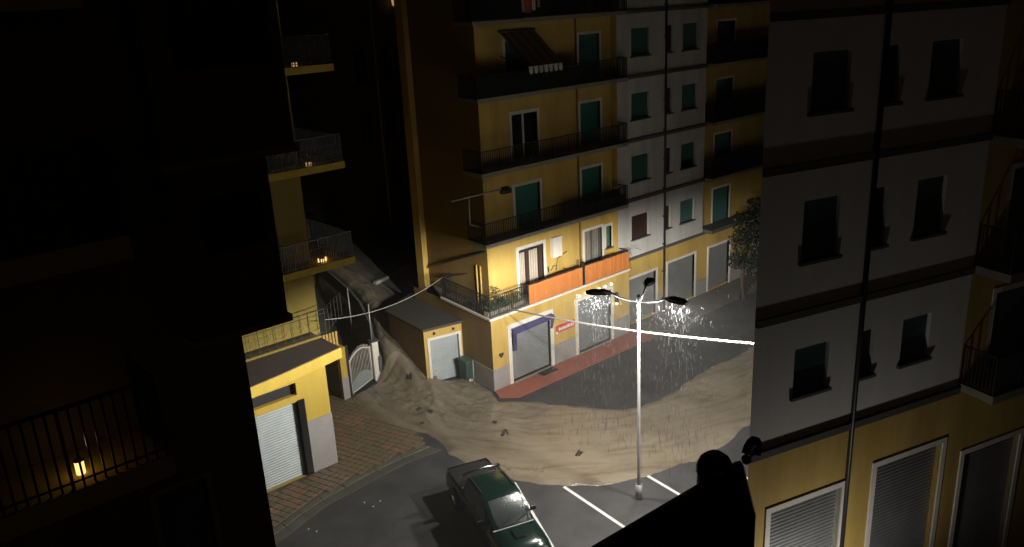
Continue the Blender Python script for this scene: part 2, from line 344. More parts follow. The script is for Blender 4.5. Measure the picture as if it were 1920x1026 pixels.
# pavement of square tiles in front of the left shop
kin = [st(*p) for p in ((-9.6, 21.9), (-8.14, 24.17), (-7.76, 24.84), (-7.19, 25.66), (-6.56, 26.39), (-5.55, 27.44), (-4.64, 28.23), (-3.75, 28.95))]
kout = [st(*p) for p in ((-9.15, 21.5), (-7.72, 23.7), (-7.30, 24.5), (-6.80, 25.22), (-6.1, 25.9), (-5.15, 26.95), (-4.3, 27.75), (-3.05, 28.6))]
pave = kin + [st(-3.85, 29.6), st(-4.6, 30.6), (-4.0, 3.2), (-4.4, 4.3), (-4.8, 5.4), (-8.0, 5.4), (-8.0, -.1), (-14.5, -.1), (-14.5, -6)]
q = MB(); q.hexa(pave, -.1, .030); pv = structure(q.build('brick_pavement', M['mortar']))
tmesh = []
for k_ in range(4):
    for r_ in range(2):
        q = MB(); a_, b_ = .128, .12
        j = [random.uniform(-.006, .006) for _ in range(8)]
        q.add([(-a_ + j[0], -a_ + j[1], 0), (a_ + j[2], -a_ + j[3], 0), (a_ + j[4], a_ + j[5], 0), (-a_ + j[6], a_ + j[7], 0), (-b_, -b_, .03), (b_, -b_, .03), (b_, b_, .03), (-b_, b_, .03)],
              [(4, 5, 6, 7), (0, 1, 5, 4), (1, 2, 6, 5), (2, 3, 7, 6), (3, 0, 4, 7)])
        o = q.build('tile', tilem[k_]); tmesh.append(o.data); bpy.data.objects.remove(o)
ang = R(18); ca, sa = math.cos(ang), math.sin(ang); cand = []
ti = np.arange(-60, 60); TX, TY = np.meshgrid(ti, ti); TX = TX.ravel() * .272; TY = TY.ravel() * .272
WX = TX * ca - TY * sa - 8; WY = TX * sa + TY * ca
dv = sdist(WX, WY, pave); shopd = (WX < -7.9) & (WY > -.25)
ok = (dv > .12) & ~shopd
cx_, cy_ = -21.15, -25.85
for x, y in zip(WX[ok], WY[ok]): cand.append((math.hypot(x - cx_, y - cy_), x, y))
cand = [c for c in cand if c[1] > -12.5]; cand.sort()
rest = MB()
for i, (d_, x, y) in enumerate(cand):
    patch = vnoise(np.array([x * .8]), np.array([y * .8]))[0]
    kk = min(3, max(0, int((patch + .5) * 4 + random.uniform(-.9, .9)))); z_ = .027 + random.uniform(-.003, .005)
    rz = ang + random.choice((0, 1, 2, 3)) * math.pi / 2 + random.uniform(-.02, .02)
    if i < 300:
        o = bpy.data.objects.new('tile', tmesh[kk * 2 + random.randint(0, 1)]); COL.objects.link(o); o.parent = pv
        o.location = (x, y, z_); o.rotation_euler = (random.uniform(-.012, .012), random.uniform(-.012, .012), rz)
    else:
        mm = tmesh[kk * 2]; c1, s1 = math.cos(rz), math.sin(rz)
        rest.add([(x + v.co.x * c1 - v.co.y * s1, y + v.co.x * s1 + v.co.y * c1, z_ + v.co.z) for v in mm.vertices], [tuple(p.vertices) for p in mm.polygons])
if rest.v: rest.build('tile_field', tilem[0], pv, kind='stuff')
# kerb: separate stones
kq = structure(MB().hexa(kin + kout[::-1], -.08, .02).build('kerb', M['mortar']))
def lerp(a, b, t): return (a[0] + (b[0] - a[0]) * t, a[1] + (b[1] - a[1]) * t)
for i in range(len(kin) - 1):
    for t0, t1 in ((.008, .992),):
        A_, B_ = lerp(kin[i], kin[i + 1], t0), lerp(kin[i], kin[i + 1], t1); C_, D_ = lerp(kout[i], kout[i + 1], t1), lerp(kout[i], kout[i + 1], t0)
        E_, F_ = lerp(A_, D_, .34), lerp(B_, C_, .34)
        MB().hexa([A_, B_, F_, E_], 0, .068 + random.uniform(-.008, .008)).build('kerb_stone', M['kerb'], kq, bevel=.015)
        MB().hexa([lerp(A_, D_, .36), lerp(B_, C_, .36), C_, D_], 0, .027 + random.uniform(-.003, .003)).build('gutter_stone', M['gutter'], kq, bevel=.012)
# red footpath along the shops
rq = structure(MB().hexa([(-.28, -.62), (.35, -1.22), (9.4, -1.33), (9.4, .60), (9.07, .60), (9.07, -.003), (0, -.003)], -.1, .055).build('red_footpath', M['redwalk']))
structure(MB().hexa([(9.41, -1.33), (24, -1.4), (24, .60), (9.41, .60)], -.1, .05).build('grey_footpath', M['lane']))

# ================================================================== MAIN BUILDING
B = thing('apartment_building', 'yellow and white five storey apartment block with green shutters on the flooded corner', 'building')
SD = (.09, .996); sl = math.hypot(*SD); SD = (SD[0] / sl, SD[1] / sl); SN = (-SD[1], SD[0])      # side street direction, outward normal
# ground floor, left part proud (carries the terrace)
sh1 = (1.10, 3.50, .10, 2.68); sh2 = (5.34, 7.68, .10, 2.74)
MB().wall((0, 0), U, N, 0, 9.06, 0, 3.36, [sh1, sh2], .25).build('shop_wall', M['yellow'], B)
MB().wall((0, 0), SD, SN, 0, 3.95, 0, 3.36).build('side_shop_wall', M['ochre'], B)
for a, b in ((-.02, .86), (3.74, 5.12), (7.9, 9.08)): MB().fbox((0, 0), U, N, a, b, 0, 1.03, 0, .025).build('plinth', M['grey'], B)
MB().fbox((0, 0), SD, SN, 0, 2.35, 0, 1.02, 0, .025).build('plinth', M['grey'], B)
for nm, (a, b, c, d), mt in (('shop_front', sh1, 'steeld'), ('shop_front', sh2, 'steeld')):
    fr = ring((0, 0), U, N, a, b, .055, d, .2 if a < 2 else .16, -.2, .045).build(nm, M['trim'], B)
    slats((0, 0), U, N, a, b, c, d, .085, -.17, .03).build('shutter', M[mt], fr)
    MB().fbox((0, 0), U, N, a - .02, b + .02, .057, .10, -.15, .12).build('threshold', M['slab'], fr)
# purple canvas rolled round the first shop front
q = MB(); P3 = [(1.12, -.05, 2.66), (3.52, -.05, 2.70), (3.62, -.18, 2.64), (3.62, -.20, 2.47), (1.10, -.20, 2.40), (1.10, -.18, 2.57)]
q.add(P3, [(0, 1, 2, 5), (5, 2, 3, 4)]); q.add([(1.12, -.05, 2.66), (1.10, -.18, 2.57), (1.10, -.20, 2.40), (1.14, -.10, 1.7), (1.36, -.06, 1.55), (1.4, -.06, 2.3)], [(0, 1, 2), (0, 2, 3, 4, 5)])
q.add([(3.52, -.05, 2.70), (3.62, -.18, 2.64), (3.62, -.20, 2.47), (3.60, -.08, 1.95), (3.48, -.05, 1.95)], [(0, 1, 2, 3, 4)])
aw = q.build('awning', M['purple'], B); sd = aw.modifiers.new('thickness', 'SOLIDIFY'); sd.thickness = .015
MB().tube([(1.05, -.19, 2.48), (3.66, -.19, 2.54)], .022, 8).build('front_bar', M['purple'], aw)
# heart shaped emblem / vent on the yellow wall
q = MB(); hp = []
for t in np.linspace(0, 2 * math.pi, 21)[:-1]:
    hp.append((.48 + .0085 * 16 * math.sin(t) ** 3, 1.62 + .0085 * (13 * math.cos(t) - 5 * math.cos(2 * t) - 2 * math.cos(3 * t) - math.cos(4 * t))))
n_ = len(hp); q.add([(x, -.002, z) for x, z in hp] + [(x, -.03, z) for x, z in hp], [tuple(range(n_, 2 * n_))] + [(i, (i + 1) % n_, n_ + (i + 1) % n_, n_ + i) for i in range(n_)])
q.build('wall_emblem', M['brown'], B)
# terrace over the shops
MB().hexa([(0, 0), (9.06, 0), (9.06, 1.0), (.9, 1.0), (.9 + .09 * 5.2, 6.2), (.36, 3.95)], 3.36, 3.44).build('terrace_slab', M['slab'], B)
q = MB(); q.bar((-.02, -.03, 3.40), (9.08, -.03, 3.40), .06, .10); q.bar((-.03, -.02, 3.40), (-.03 + .09 * 3.95, 3.93, 3.40), .06, .10); q.build('terrace_edge', M['trim'], B)
bal = rail_run(MB(), [(.05, .06), (2.28, .06)], 3.44, .95, .12, .010, .018, True)
rail_run(bal, [(.05, .06), (.05 + .09 * 3.85, 3.85)], 3.44, .95, .13, .012, .022, True)
rail_run(bal, [(.05 + .09 * 3.85, 3.85), (1.1, 3.95)], 3.44, .95, .13, .012, .022, True)
bal.build('terrace_railing', M['iron'], B)
bal = rail_run(MB(), [(9.02, .06), (9.02, .62)], 3.44, .95, .12, .010, .018, True)
bal.tube([(8.9, .05, 4.42), (9.3, -.15, 4.5), (9.75, -.2, 4.28)], .012, 5).tube([(9.15, .0, 4.45), (9.15, -.1, 4.1)], .01, 5)
bal.build('terrace_railing', M['iron'], B)
for a, b in ((2.30, 5.68), (5.92, 9.0)):
    q = MB(); k = 14
    for i in range(k):
        x0, x1 = a + (b - a) * i / k, a + (b - a) * (i + 1) / k; y0, y1 = [-.012 + .012 * math.sin(i_ * 2.1) for i_ in (i, i + 1)]
        q.add([(x0, y0, 3.47), (x1, y1, 3.47), (x1, y1, 4.36), (x0, y0, 4.36)], [(0, 1, 2, 3)])
    o = q.build('parapet_screen', M['orange'], B); m_ = o.modifiers.new('thickness', 'SOLIDIFY'); m_.thickness = .03
    o['label'] = 'longer orange canvas screen' if a < 3 else 'orange canvas screen beside the white wall'
    MB().bar((a, .02, 4.385), (b, .02, 4.385), .05, .045).build('handrail', M['iron'], o)
MB().bar((5.80, .04, 3.44), (5.80, .04, 4.6), .11, .11).build('terrace_post', M['iron'], B)
# ground floor, right part
sh3 = (9.75, 11.93, .1, 2.52); sh4 = (12.92, 15.3, .1, 2.62); sh5 = (16.6, 18.6, .1, 2.6)
MB().wall((0, .62), U, N, 9.06, 22, 0, 3.6, [sh3, sh4, sh5], .25).build('shop_wall', M['yellow'], B)
for a, b in ((9.07, 9.58), (12.1, 12.75), (15.47, 16.43), (18.77, 22)): MB().fbox((0, .62), U, N, a, b, 0, .95, 0, .025).build('plinth', M['grey'], B)
for a, b, c, d in (sh3, sh4, sh5):
    fr = ring((0, .62), U, N, a, b, .055, d, .13, -.2, .045).build('shop_front', M['trim'], B)
    slats((0, .62), U, N, a, b, c, d, .085, -.17, .03).build('shutter', M['steeld'], fr)
# white stair tower
WZ = [(13.57, 14.83), (10.6, 11.84), (7.55, 8.82), (4.6, 5.80)]
Wx = ((10.0, 11.32), (12.70, 13.10), (13.94, 15.15)); holes = []
for i, (z0, z1) in enumerate(WZ + [(16.6, 17.8)]):
    for a, b in Wx: holes.append((a, b, z0, z1))
MB().wall((0, .62), U, N, 8.97, 15.96, 3.6, 18.7, holes, .2).build('white_wall', M['white'], B)
for i, (z0, z1) in enumerate(WZ):
    for j, (a, b) in enumerate(Wx):
        mt = 'dgreen' if j != 1 else 'brown'
        if i == 3 and j == 0: mt = 'brown'
        o = window(B, (0, .62), U, N, a, b, z0, z1, mt, None, .05, True, 'shutter', 0 if (i, j) != (2, 2) else .35)
        if i == 3 and j == 0: o['label'] = 'window with a dark brown shutter'
for z in (6.65, 9.6, 12.63, 15.59):
    MB().fbox((0, .62), U, N, 8.99, 15.95, z - .08, z + .09, 0, .10).build('storey_ledge', M['ledge'], B)
MB().fbox((0, .62), U, N, 9.06, 22, 3.56, 3.68, 0, .12).build('storey_ledge', M['ledge'], B)
q = MB(); q.tube([(12.52, .53, .06), (12.52, .53, 18.6)], .055, 8)
for z in np.arange(.8, 18, 1.5): q.box(12.43, 12.61, .50, .62, z, z + .05)
q.build('downpipe', M['iron'], B)
# yellow facade left of the tower (set back 1 m)
D1 = [(2.67, 4.2, 3.44, 5.70), (6.95, 8.20, 3.44, 5.62), (8.5, 8.9, 4.45, 5.55)]
holes = list(D1)
dz = {6.75: (8.60, 8.66), 9.75: (11.72, 11.72), 12.75: (14.75, 14.75)}
for zf, (ta, tb) in dz.items():
    if zf < 12: holes.append((2.62, 4.12, zf, ta))
    else: holes.append((2.45, 3.7, zf, ta))
    holes.append((6.85, 8.2, zf, tb))
MB().wall((0, 1.0), U, N, .85, 8.97, 3.44, 18.7, holes, .22).build('yellow_wall', M['yellow'], B)
MB().wall((8.97, .62), (0, 1), (-1, 0), 0, .38, 3.44, 18.7).build('return_wall', M['yellow'], B)
YP = (0, 1.0)
fr = ring(YP, U, N, *D1[0], .16, -.2, .03).build('balcony_door', M['trim'], B)
MB().fbox(YP, U, N, 2.67, 4.2, 3.44, 5.7, -.21, -.18).build('pane', M['glass'], fr)
q = MB()
for a, b in ((2.67, 2.72), (3.16, 3.36), (3.98, 4.2)): q.fbox(YP, U, N, a, b, 3.44, 5.7, -.18, -.08)
q.fbox(YP, U, N, 2.72, 3.98, 5.58, 5.7, -.18, -.09); q.build('door_leaf', M['brown'], fr)
q = MB()
for a, b in ((2.74, 3.15), (3.38, 3.95)):
    for i in range(8): q.fbox(YP, U, N, a + (b - a) * i / 8, a + (b - a) * (i + .8) / 8, 3.6, 5.5, -.16, -.12 - .02 * (i % 2))
q.build('curtain', M['curtain'], fr)
fr['label'] = 'brown balcony door with pale curtains'
fr = ring(YP, U, N, *D1[1], .13, -.2, .03).build('balcony_door', M['trim'], B)
MB().fbox(YP, U, N, 6.95, 8.2, 3.44, 5.62, -.2, -.17).build('pane', M['glass'], fr)
q = MB()
for a in (6.95, 7.53, 8.13): q.fbox(YP, U, N, a, a + .07, 3.5, 5.62, -.165, -.09)
q.build('door_leaf', M['ledge'], fr)
q = MB()
for i in range(9): q.fbox(YP, U, N, 7.04 + i * .12, 7.13 + i * .12, 3.5, 5.55, -.168, -.15 - .008 * (i % 2))
q.build('curtain', M['slab'], fr)
window(B, YP, U, N, *D1[2], 'dgreen', 'trim', .13, True, 'shutter')
for zf, (ta, tb) in dz.items():
    kinds = {6.75: ('green', 'green', 'shutter'), 9.75: ('dgreen', 'green', 'glass'), 12.75: ('dgreen', 'dgreen', 'shutter')}[zf]
    a, b = (2.62, 4.12) if zf < 12 else (2.45, 3.7)
    window(B, YP, U, N, a, b, zf, ta, kinds[0], 'trim', .14, False, kinds[2])
    window(B, YP, U, N, 6.85, 8.2, zf, tb, kinds[1], 'trim', .12, False)
MB().tube([(6.6, .93, 3.5), (6.6, .93, 18.6)], .045, 8).build('downpipe', M['ochre'], B)
MB().fbox(YP, U, N, 4.68, 5.28, 4.88, 5.84, 0, .16).build('meter_cabinet', M['trim'], B)
q = MB()
q.tube([(4.62, .97, 4.25), (4.8, .97, 4.45), (5.0, .97, 4.42), (5.1, .97, 4.75), (5.35, .97, 4.85), (5.7, .97, 4.95)], .022, 5).tube([(5.0, .97, 4.42), (4.95, .97, 4.2)], .02, 5).tube([(4.45, .97, 4.5), (4.48, .97, 4.2)], .03, 5).tube([(5.4, .97, 4.2), (5.75, .97, 4.05)], .022, 5)
q.build('loose_cable', M['iron'], B)
# balconies of the yellow facade
for zf in (6.56, 9.56, 12.56, 15.5):
    q = MB(); q.hexa([(0, 0), (9.05, 0), (9.05, 1.0), (.85, 1.0), (.93, 1.35), (.10, 1.35)], zf, zf + .17)
    sb = q.build('balcony', M['slab'], B)
    zr = zf + .17
    rl = rail_run(MB(), [(.14, 1.31), (.04, .04), (9.0, .04), (9.0, .62)], zr, .9, .10, .012, .022)
    rl.build('railing', M['iron'], sb)
    if zf > 12: MB().box(.1, 6.3, .07, .085, zr + .05, zr + .8).build('railing_mesh', M['iron'], sb)
    elif zf < 9: MB().box(4.9, 8.9, .07, .085, zr + .05, zr + .55).build('railing_mesh', M['iron'], sb)
# striped sun blind on the fourth floor
k = 8; bl = MB(); stripes = MB()
for i in range(k):
    xa, xb = 2.15 + 1.95 * i / k, 2.15 + 1.95 * (i + 1) / k
    xc, xd = xa + .45, xb + .45
    (stripes if i % 2 else bl).add([(xa, .95, 15.15), (xb, .95, 15.15), (xd, -.25, 13.78), (xc, -.25, 13.78)], [(0, 1, 2, 3)])
ab = bl.build('sun_blind', M['brown'], B); stripes.build('pale_stripes', M['blind'], ab)
for i in range(7):
    xa = 2.62 + i * .285; MB().add([(xa, -.25, 13.77), (xa + .19, -.25, 13.77), (xa + .20, -.27, 13.50), (xa + .10, -.27, 13.46), (xa + .01, -.27, 13.50)], [(0, 1, 2, 3, 4)]).build('valance_tab', M['trim'], ab)
q = MB(); q.tube([(2.1, .95, 15.17), (4.15, .95, 15.17)], .05, 8).bar((2.15, .95, 14.2), (2.55, -.25, 13.76), .03, .03).bar((4.1, .95, 14.2), (4.55, -.25, 13.76), .03, .03); q.build('blind_frame', M['iron'], ab)
# right yellow wing
holes = [(17.4, 18.95, z, z + 2.05) for z in (12.7, 9.7, 6.75, 3.7)]
MB().wall((0, 1.0), U, N, 15.96, 24, 3.6, 18.7, holes, .2).build('yellow_wall', M['yellow'], B)
for h in holes: window(B, YP, U, N, h[0], h[1], h[2], h[3], 'dgreen', 'trim', .12, False)
for zf in (6.56, 9.56, 12.56, 15.5, 3.68):
    q = MB(); q.box(16.0, 24, .05, 1.0, zf - (0 if zf > 4 else .05), zf + .16); sb = q.build('balcony', M['slab'] if zf > 4 else M['ledge'], B)
    if zf > 4:
        rl = rail_run(MB(), [(16.03, .62), (16.03, .1), (24, .1)], zf + .16, 1.0, .085, .013, .022); rl.build('railing', M['iron'], sb)
        MB().box(16.1, 23.9, .13, .145, zf + .2, zf + 1.08).build('railing_mesh', M['iron'], sb)
# side wall on the alley and the rest of the block
w0 = (.85, 1.0); dirS = Vector((.06, .998)).normalized(); snn = (-dirS.y, dirS.x)
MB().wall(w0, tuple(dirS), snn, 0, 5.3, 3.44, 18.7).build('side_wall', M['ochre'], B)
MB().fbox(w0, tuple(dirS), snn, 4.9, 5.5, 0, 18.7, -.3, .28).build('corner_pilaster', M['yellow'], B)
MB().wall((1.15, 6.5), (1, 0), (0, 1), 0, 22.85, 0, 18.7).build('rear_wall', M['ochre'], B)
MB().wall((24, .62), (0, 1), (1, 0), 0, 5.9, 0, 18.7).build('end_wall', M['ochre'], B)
MB().hexa([(.6, .4), (24.3, .4), (24.3, 6.8), (.9, 6.8)], 18.7, 18.95).build('roof', M['roof'], B)
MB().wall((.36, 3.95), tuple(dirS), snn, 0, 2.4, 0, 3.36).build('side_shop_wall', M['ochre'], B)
q = MB()
for dx in (0, .22): q.tube([(.83 + .02 + dx * .02, 1.55 + dx * 1.2, 3.5), (.83 + .03, 1.55 + dx * 1.2, 5.3)], .035, 6)
q.build('soil_pipe', M['yellow'], B)
MB().tube([(1.08, 6.0, 4.25), (.90, 3.5, 5.2), (.80, 1.1, 6.05)], .05, 6).build('shadow_edge_tube', M['iron'], B)  # dark tube standing in for a slanting shadow edge on the side wall
MB().tube([(1.0, 5.2, 3.95), (.86, 2.4, 4.75)], .03, 6).build('shadow_edge_tube', M['brown'], B)  # thinner brown tube standing in for the lower shadow edge
# pole arm at the corner (unlit lamp on a long tube)
t = thing('pole_arm', 'long pale tube on a thin upright with an unlit dark lamp at its end', 'lamp arm', (-.9, -.3, 8.0))
q = MB(); q.tube([(-1.85, -.3, 9.03), (.9, -.3, 9.02)], .035, 8); q.build('arm_tube', M['pole'], t)
MB().tube([(-.95, -.26, 9.25), (-.98, -.26, 7.9), (.6, 1.0, 7.2), (.88, 1.8, 7.2)], .03, 8).build('upright', M['pole'], t)
q = MB(); q.box(.72, 1.22, -.42, -.18, 8.82, 9.02); q.box(.80, 1.15, -.40, -.20, 9.02, 9.10); q.build('lamp_head', M['iron'], t, bevel=.04)
# things on the building
def leaves(q, c, rx, ry, rz, n, size, droop=0):
    for _ in range(n):
        while True:
            p = rng.uniform(-1, 1, 3)
            if (p ** 2).sum() < 1: break
        o = Vector((c[0] + p[0] * rx, c[1] + p[1] * ry, c[2] + p[2] * rz)); a = Vector(rng.normal(size=3)).normalized(); b = a.cross(Vector(rng.normal(size=3))).normalized()
        s_ = size * rng.uniform(.6, 1.3)
        q.add([o - a * s_, o + b * s_ * .42, o + a * s_, o - b * s_ * .42], [(0, 1, 2, 3)])
    return q
for i, (x, lab) in enumerate(((.35, 'leafy green plants in a trough at the very corner of the terrace'), (1.05, 'dark leafy plants in the middle trough along the terrace railing'), (1.78, 'sparser green plants in the trough next to the orange screen'))):
    t = thing('planter', lab, 'planter', (x, .30, 3.44), 'planters along the terrace railing')
    MB().box(x - .33, x + .33, .16, .44, 3.44, 3.68).build('trough', M['slab'], t)
    leaves(MB(), (x, .28, 3.88), .36, .24, .26, 260 if i < 2 else 150, .065).build('foliage', M['leaf'], t)
t = thing('potted_shrub', 'small leggy shrub in a pot against the yellow wall behind the terrace rail', 'plant', (1.0, .8, 3.44))
q = MB(); q.tube([(1.0, .8, 3.44), (1.0, .8, 3.75)], .12, 10, True, .16); q.build('pot', M['brown'], t)
leaves(MB(), (1.0, .8, 4.15), .3, .15, .4, 90, .06).build('foliage', M['leaf'], t)
t = thing('laundry', 'red and pale towels hung over the top floor balcony rail', 'laundry', (3.1, -.02, 15.9))
for i, (x, wd_, m_, zb) in enumerate(((2.56, .10, 'towelw', 15.90), (2.72, .30, 'towelr', 15.86), (3.12, .16, 'towelw', 15.94), (3.42, .12, 'towelw', 16.05))):
    q = MB()
    for j in range(4):
        xa = x + wd_ * j / 4; q.box(xa, xa + wd_ / 4, -.05 - .02 * (j % 2), -.02, zb + .02 * (j % 3), 16.72)
    q.build('towel', M[m_], t)
t = thing('shop_sign', 'small slanted red sign with a white lettering band between two shop fronts', 'sign', (4.45, -.05, 1.75))
q = MB(); q.fbox((0, 0), U, N, 3.86, 5.08, 1.60, 1.94, .002, .07); q.build('board', M['red'], t, bevel=.01)
q = MB(); x = 3.98
for wd_ in (.09, .11, .05, .10, .09, .12, .08, .10, .07): q.fbox((0, 0), U, N, x, x + wd_, 1.69, 1.83 + random.uniform(-.02, .03), .071, .078); x += wd_ + .025
q.build('lettering', M['trim'], t)
MB().ball((3.86, -.07, 1.62), .07, 10).build('end_cap', M['trim'], t)
t = thing('bulb_string', 'row of lit white bulbs along the head of the second shop front', 'lights', (6.6, -.1, 3.0))
MB().bar((5.2, -.06, 2.98), (7.85, -.06, 2.98), .05, .04).build('batten', M['trim'], t)
for i in range(6): MB().ball((5.4 + i * .445, -.11, 3.03 + .01 * (i % 2)), .062, 10).build('bulb', M['bulb'], t)
t = thing('wall_lantern', 'narrow dark lantern with a bright bottom on the wall between shop fronts', 'wall lamp', (7.98, -.1, 2.0))
q = MB(); q.fbox((0, 0), U, N, 7.94, 8.04, 1.98, 2.5, .04, .2); q.bar((7.99, -.0, 2.4), (7.99, -.1, 2.4), .04, .04); q.build('housing', M['iron'], t)
MB().ball((7.99, -.12, 1.93), .065, 10).build('bulb', M['bulb'], t)
tag(MB().box(2.5, 3.45, -.52, -.1, .056, .085).build('doormat', M['iron'], None), 'dark mat on the red footpath before the first shop shutter', 'mat')
# dark tree by the right wing
t = thing('street_tree', 'dark low crowned tree standing in shadow before the right hand wing', 'tree', (16.9, -1.5, 0))
q = MB(); q.tube([(16.9, -1.5, 0), (16.85, -1.45, 1.0), (17.0, -1.4, 2.2)], .16, 8, True, .09)
for dx, dy, dz_ in ((-.9, .3, 1.0), (.8, -.4, 1.3), (.2, .8, 1.5), (.1, -.6, 1.6)): q.tube([(16.95, -1.4, 1.6), (16.9 + dx * .6, -1.4 + dy * .6, 1.9 + dz_ * .5), (16.9 + dx, -1.4 + dy, 2.0 + dz_)], .06, 6, True, .02)
q.build('trunk', M['bark'], t)
q = MB()
for c in ((15.9, -1.6, 3.4, 1.0), (16.8, -1.9, 3.0, 1.1), (15.7, -1.5, 2.3, .8), (16.6, -1.2, 4.2, .95), (17.4, -1.7, 3.9, 1.1), (16.3, -2.1, 1.8, .8), (17.6, -2.0, 2.4, 1.0), (17.3, -1.6, 5.0, .9)): leaves(q, (c[0] + .9, c[1] + .2, c[2]), c[3] * rng.uniform(.6, .85), c[3] * .75, c[3] * rng.uniform(.5, .75), 360, .11)
q.build('crown', M['leafd'], t)

# ================================================================== GARAGE
Gg = thing('garage', 'low flat roofed yellow garage with a pale steel roller door', 'garage', (-1.6, 2.75, 0))
g0, g1 = Vector((-1.62, 2.77)), Vector((.235, 2.36)); gu = (g1 - g0).normalized(); gn = Vector((gu.y, -gu.x)); gl = (g1 - g0).length
gh = (.26, gl - .22, 0, 2.12)
MB().wall(tuple(g0), tuple(gu), tuple(gn), 0, gl - .01, 0, 2.62, [gh], .18).build('front_wall', M['yellow'], Gg)
MB().wall(tuple(g0), (-1.35 + 1.62, 5.94 - 2.77), (-1, .1), 0, 3.18, 0, 2.62).build('side_wall', M['ochre'], Gg)
MB().wall((-1.35, 5.94), (1, .55), (-.5, 1), 0, 2.5, 0, 2.62).build('rear_wall', M['ochre'], Gg)
MB().hexa([(-1.72, 2.68), (.30, 2.24), (.34, 3.6), (1.25, 6.3), (.9, 7.2), (-1.45, 6.05)], 2.62, 2.74).build('roof', M['roof'], Gg)
fr = ring(tuple(g0), tuple(gu), tuple(gn), gh[0], gh[1], 0, gh[3], .12, -.15, .04).build('garage_door', M['trim'], Gg)
slats(tuple(g0), tuple(gu), tuple(gn), gh[0], gh[1], 0, gh[3], .095, -.13, .035).build('shutter', M['steel'], fr)
for a in (.5, 1.45):
    MB().ball((g0.x + gu.x * a + gn.x * .03, g0.y + gu.y * a + gn.y * .03, 2.42), .07, 8).build('vent', M['brown'], Gg)
t = thing('wheelie_bin', 'dark green wheelie bin standing between the garage door and the side wall', 'bin', (.0, 1.95, 0))
q = MB(); q.add([(-.26, 1.62, .04), (.10, 1.60, .04), (.12, 2.1, .04), (-.24, 2.12, .04), (-.30, 1.55, 1.0), (.13, 1.53, 1.0), (.15, 2.16, 1.0), (-.28, 2.18, 1.0)], [(3, 2, 1, 0), (4, 5, 6, 7), (0, 1, 5, 4), (1, 2, 6, 5), (2, 3, 7, 6), (3, 0, 4, 7)]); q.build('bin_body', M['bin'], t, bevel=.03)
q = MB(); q.add([(-.33, 1.5, 1.0), (.15, 1.48, 1.0), (.17, 2.2, 1.0), (-.31, 2.22, 1.0), (-.31, 1.52, 1.06), (.13, 1.5, 1.06), (.15, 2.16, 1.10), (-.29, 2.2, 1.10)], [(3, 2, 1, 0), (4, 5, 6, 7), (0, 1, 5, 4), (1, 2, 6, 5), (2, 3, 7, 6), (3, 0, 4, 7)]); q.build('lid', M['bin'], t, bevel=.02)
for yy in (1.7, 2.05): MB().tube([(.12, yy, .1), (.18, yy, .1)], .1, 10).build('wheel', M['tyre'], t)
t = thing('drain_pole', 'thin pale pole leaning against the grey foot of the side wall', 'pole', (-.1, 1.2, 0))
MB().tube([(-.28, 1.1, .05), (-.06, 1.35, 1.15)], .025, 6).build('shaft', M['pole'], t)
tag(MB().ball((-.18, 1.45, .16), .10, 12, .8).build('ball', M['trim'], None, origin=(-.18, 1.45, .1)), 'small white ball left on the mud beside the green bin', 'ball')

# ================================================================== LEFT BUILDING
Lb = thing('corner_house', 'yellow house with a shuttered shop and brown canopy roof left of the alley', 'building', (-8.02, -.1, 0))
P = (0, -.1)
shL = (-12.6, -9.28, .03, 3.06); vent = (-11.2, -9.25, 3.32, 3.80)
MB().wall(P, U, N, -20, -8.02, 0, 4.3, [shL, vent], .25).build('shop_wall', M['yellow_old'], Lb)
MB().wall((-8.02, -.1), (0, 1), (1, 0), 0, 6, 0, 4.3).build('side_wall', M['yellow_old'], Lb)
MB().fbox(P, U, N, -9.02, -8.0, 0, 2.13, 0, .03).build('plinth', M['grey'], Lb)
MB().fbox(P, U, N, -9.28, -9.02, 0, 3.1, -.03, .05).build('shutter_jamb', M['black'], Lb)
fr = ring(P, U, N, shL[0], shL[1], .03, shL[3], .06, -.22, -.02).build('shop_front', M['iron'], Lb)
slats(P, U, N, shL[0], shL[1], .03, shL[3], .10, -.17, .035).build('shutter', M['steel'], fr)
MB().fbox(P, U, N, vent[0], vent[1], vent[2], vent[3], -.25, -.2).build('vent_panel', M['dark'], Lb)
MB().hexa([(-7.28, -.02), (-7.28, 2.2), (-20, 2.2), (-20, -1.9), (-9.85, -.52)], 4.36, 4.52).build('canopy_roof', M['canopy'], Lb)
MB().hexa([(-7.25, -.05), (-7.25, .02), (-9.85, -.45), (-20, -1.84), (-20, -1.93), (-9.85, -.55)], 4.10, 4.50).build('canopy_fascia', M['yellow_old'], Lb)
MB().box(-20, -7.3, 1.35, 1.5, 4.521, 4.60).build('terrace_kerb', M['yellow_dim'], Lb)
rl = rail_run(MB(), [(-20, 1.42), (-7.0, 1.42), (-5.6, 2.6)], 4.6, 1.0, .34, .007, .018, True); rl.build('terrace_railing', M['iron'], Lb)
MB().wall((0, 2.2), U, N, -24, -6.86, 4.3, 18.7, [(-11.6, -10.4, 7.5, 9.7), (-11.6, -10.4, 11.2, 13.2), (-11.6, -10.4, 14.7, 16.8)], .2).build('upper_wall', M['yellow_dim'], Lb)
for z0, z1 in ((7.5, 9.7), (11.2, 13.2), (14.7, 16.8)): window(Lb, (0, 2.2), U, N, -11.6, -10.4, z0, z1, 'dgreen', 'trim', .12, False)
MB().wall((-6.86, 2.2), (0, 1), (1, 0), 0, 9, 0, 18.7).build('upper_side_wall', M['yellow_old'], Lb)
MB().hexa([(-24, 1.3), (-5.6, 1.3), (-5.6, 11.4), (-24, 11.4)], 18.7, 18.9).build('roof', M['roof'], Lb)
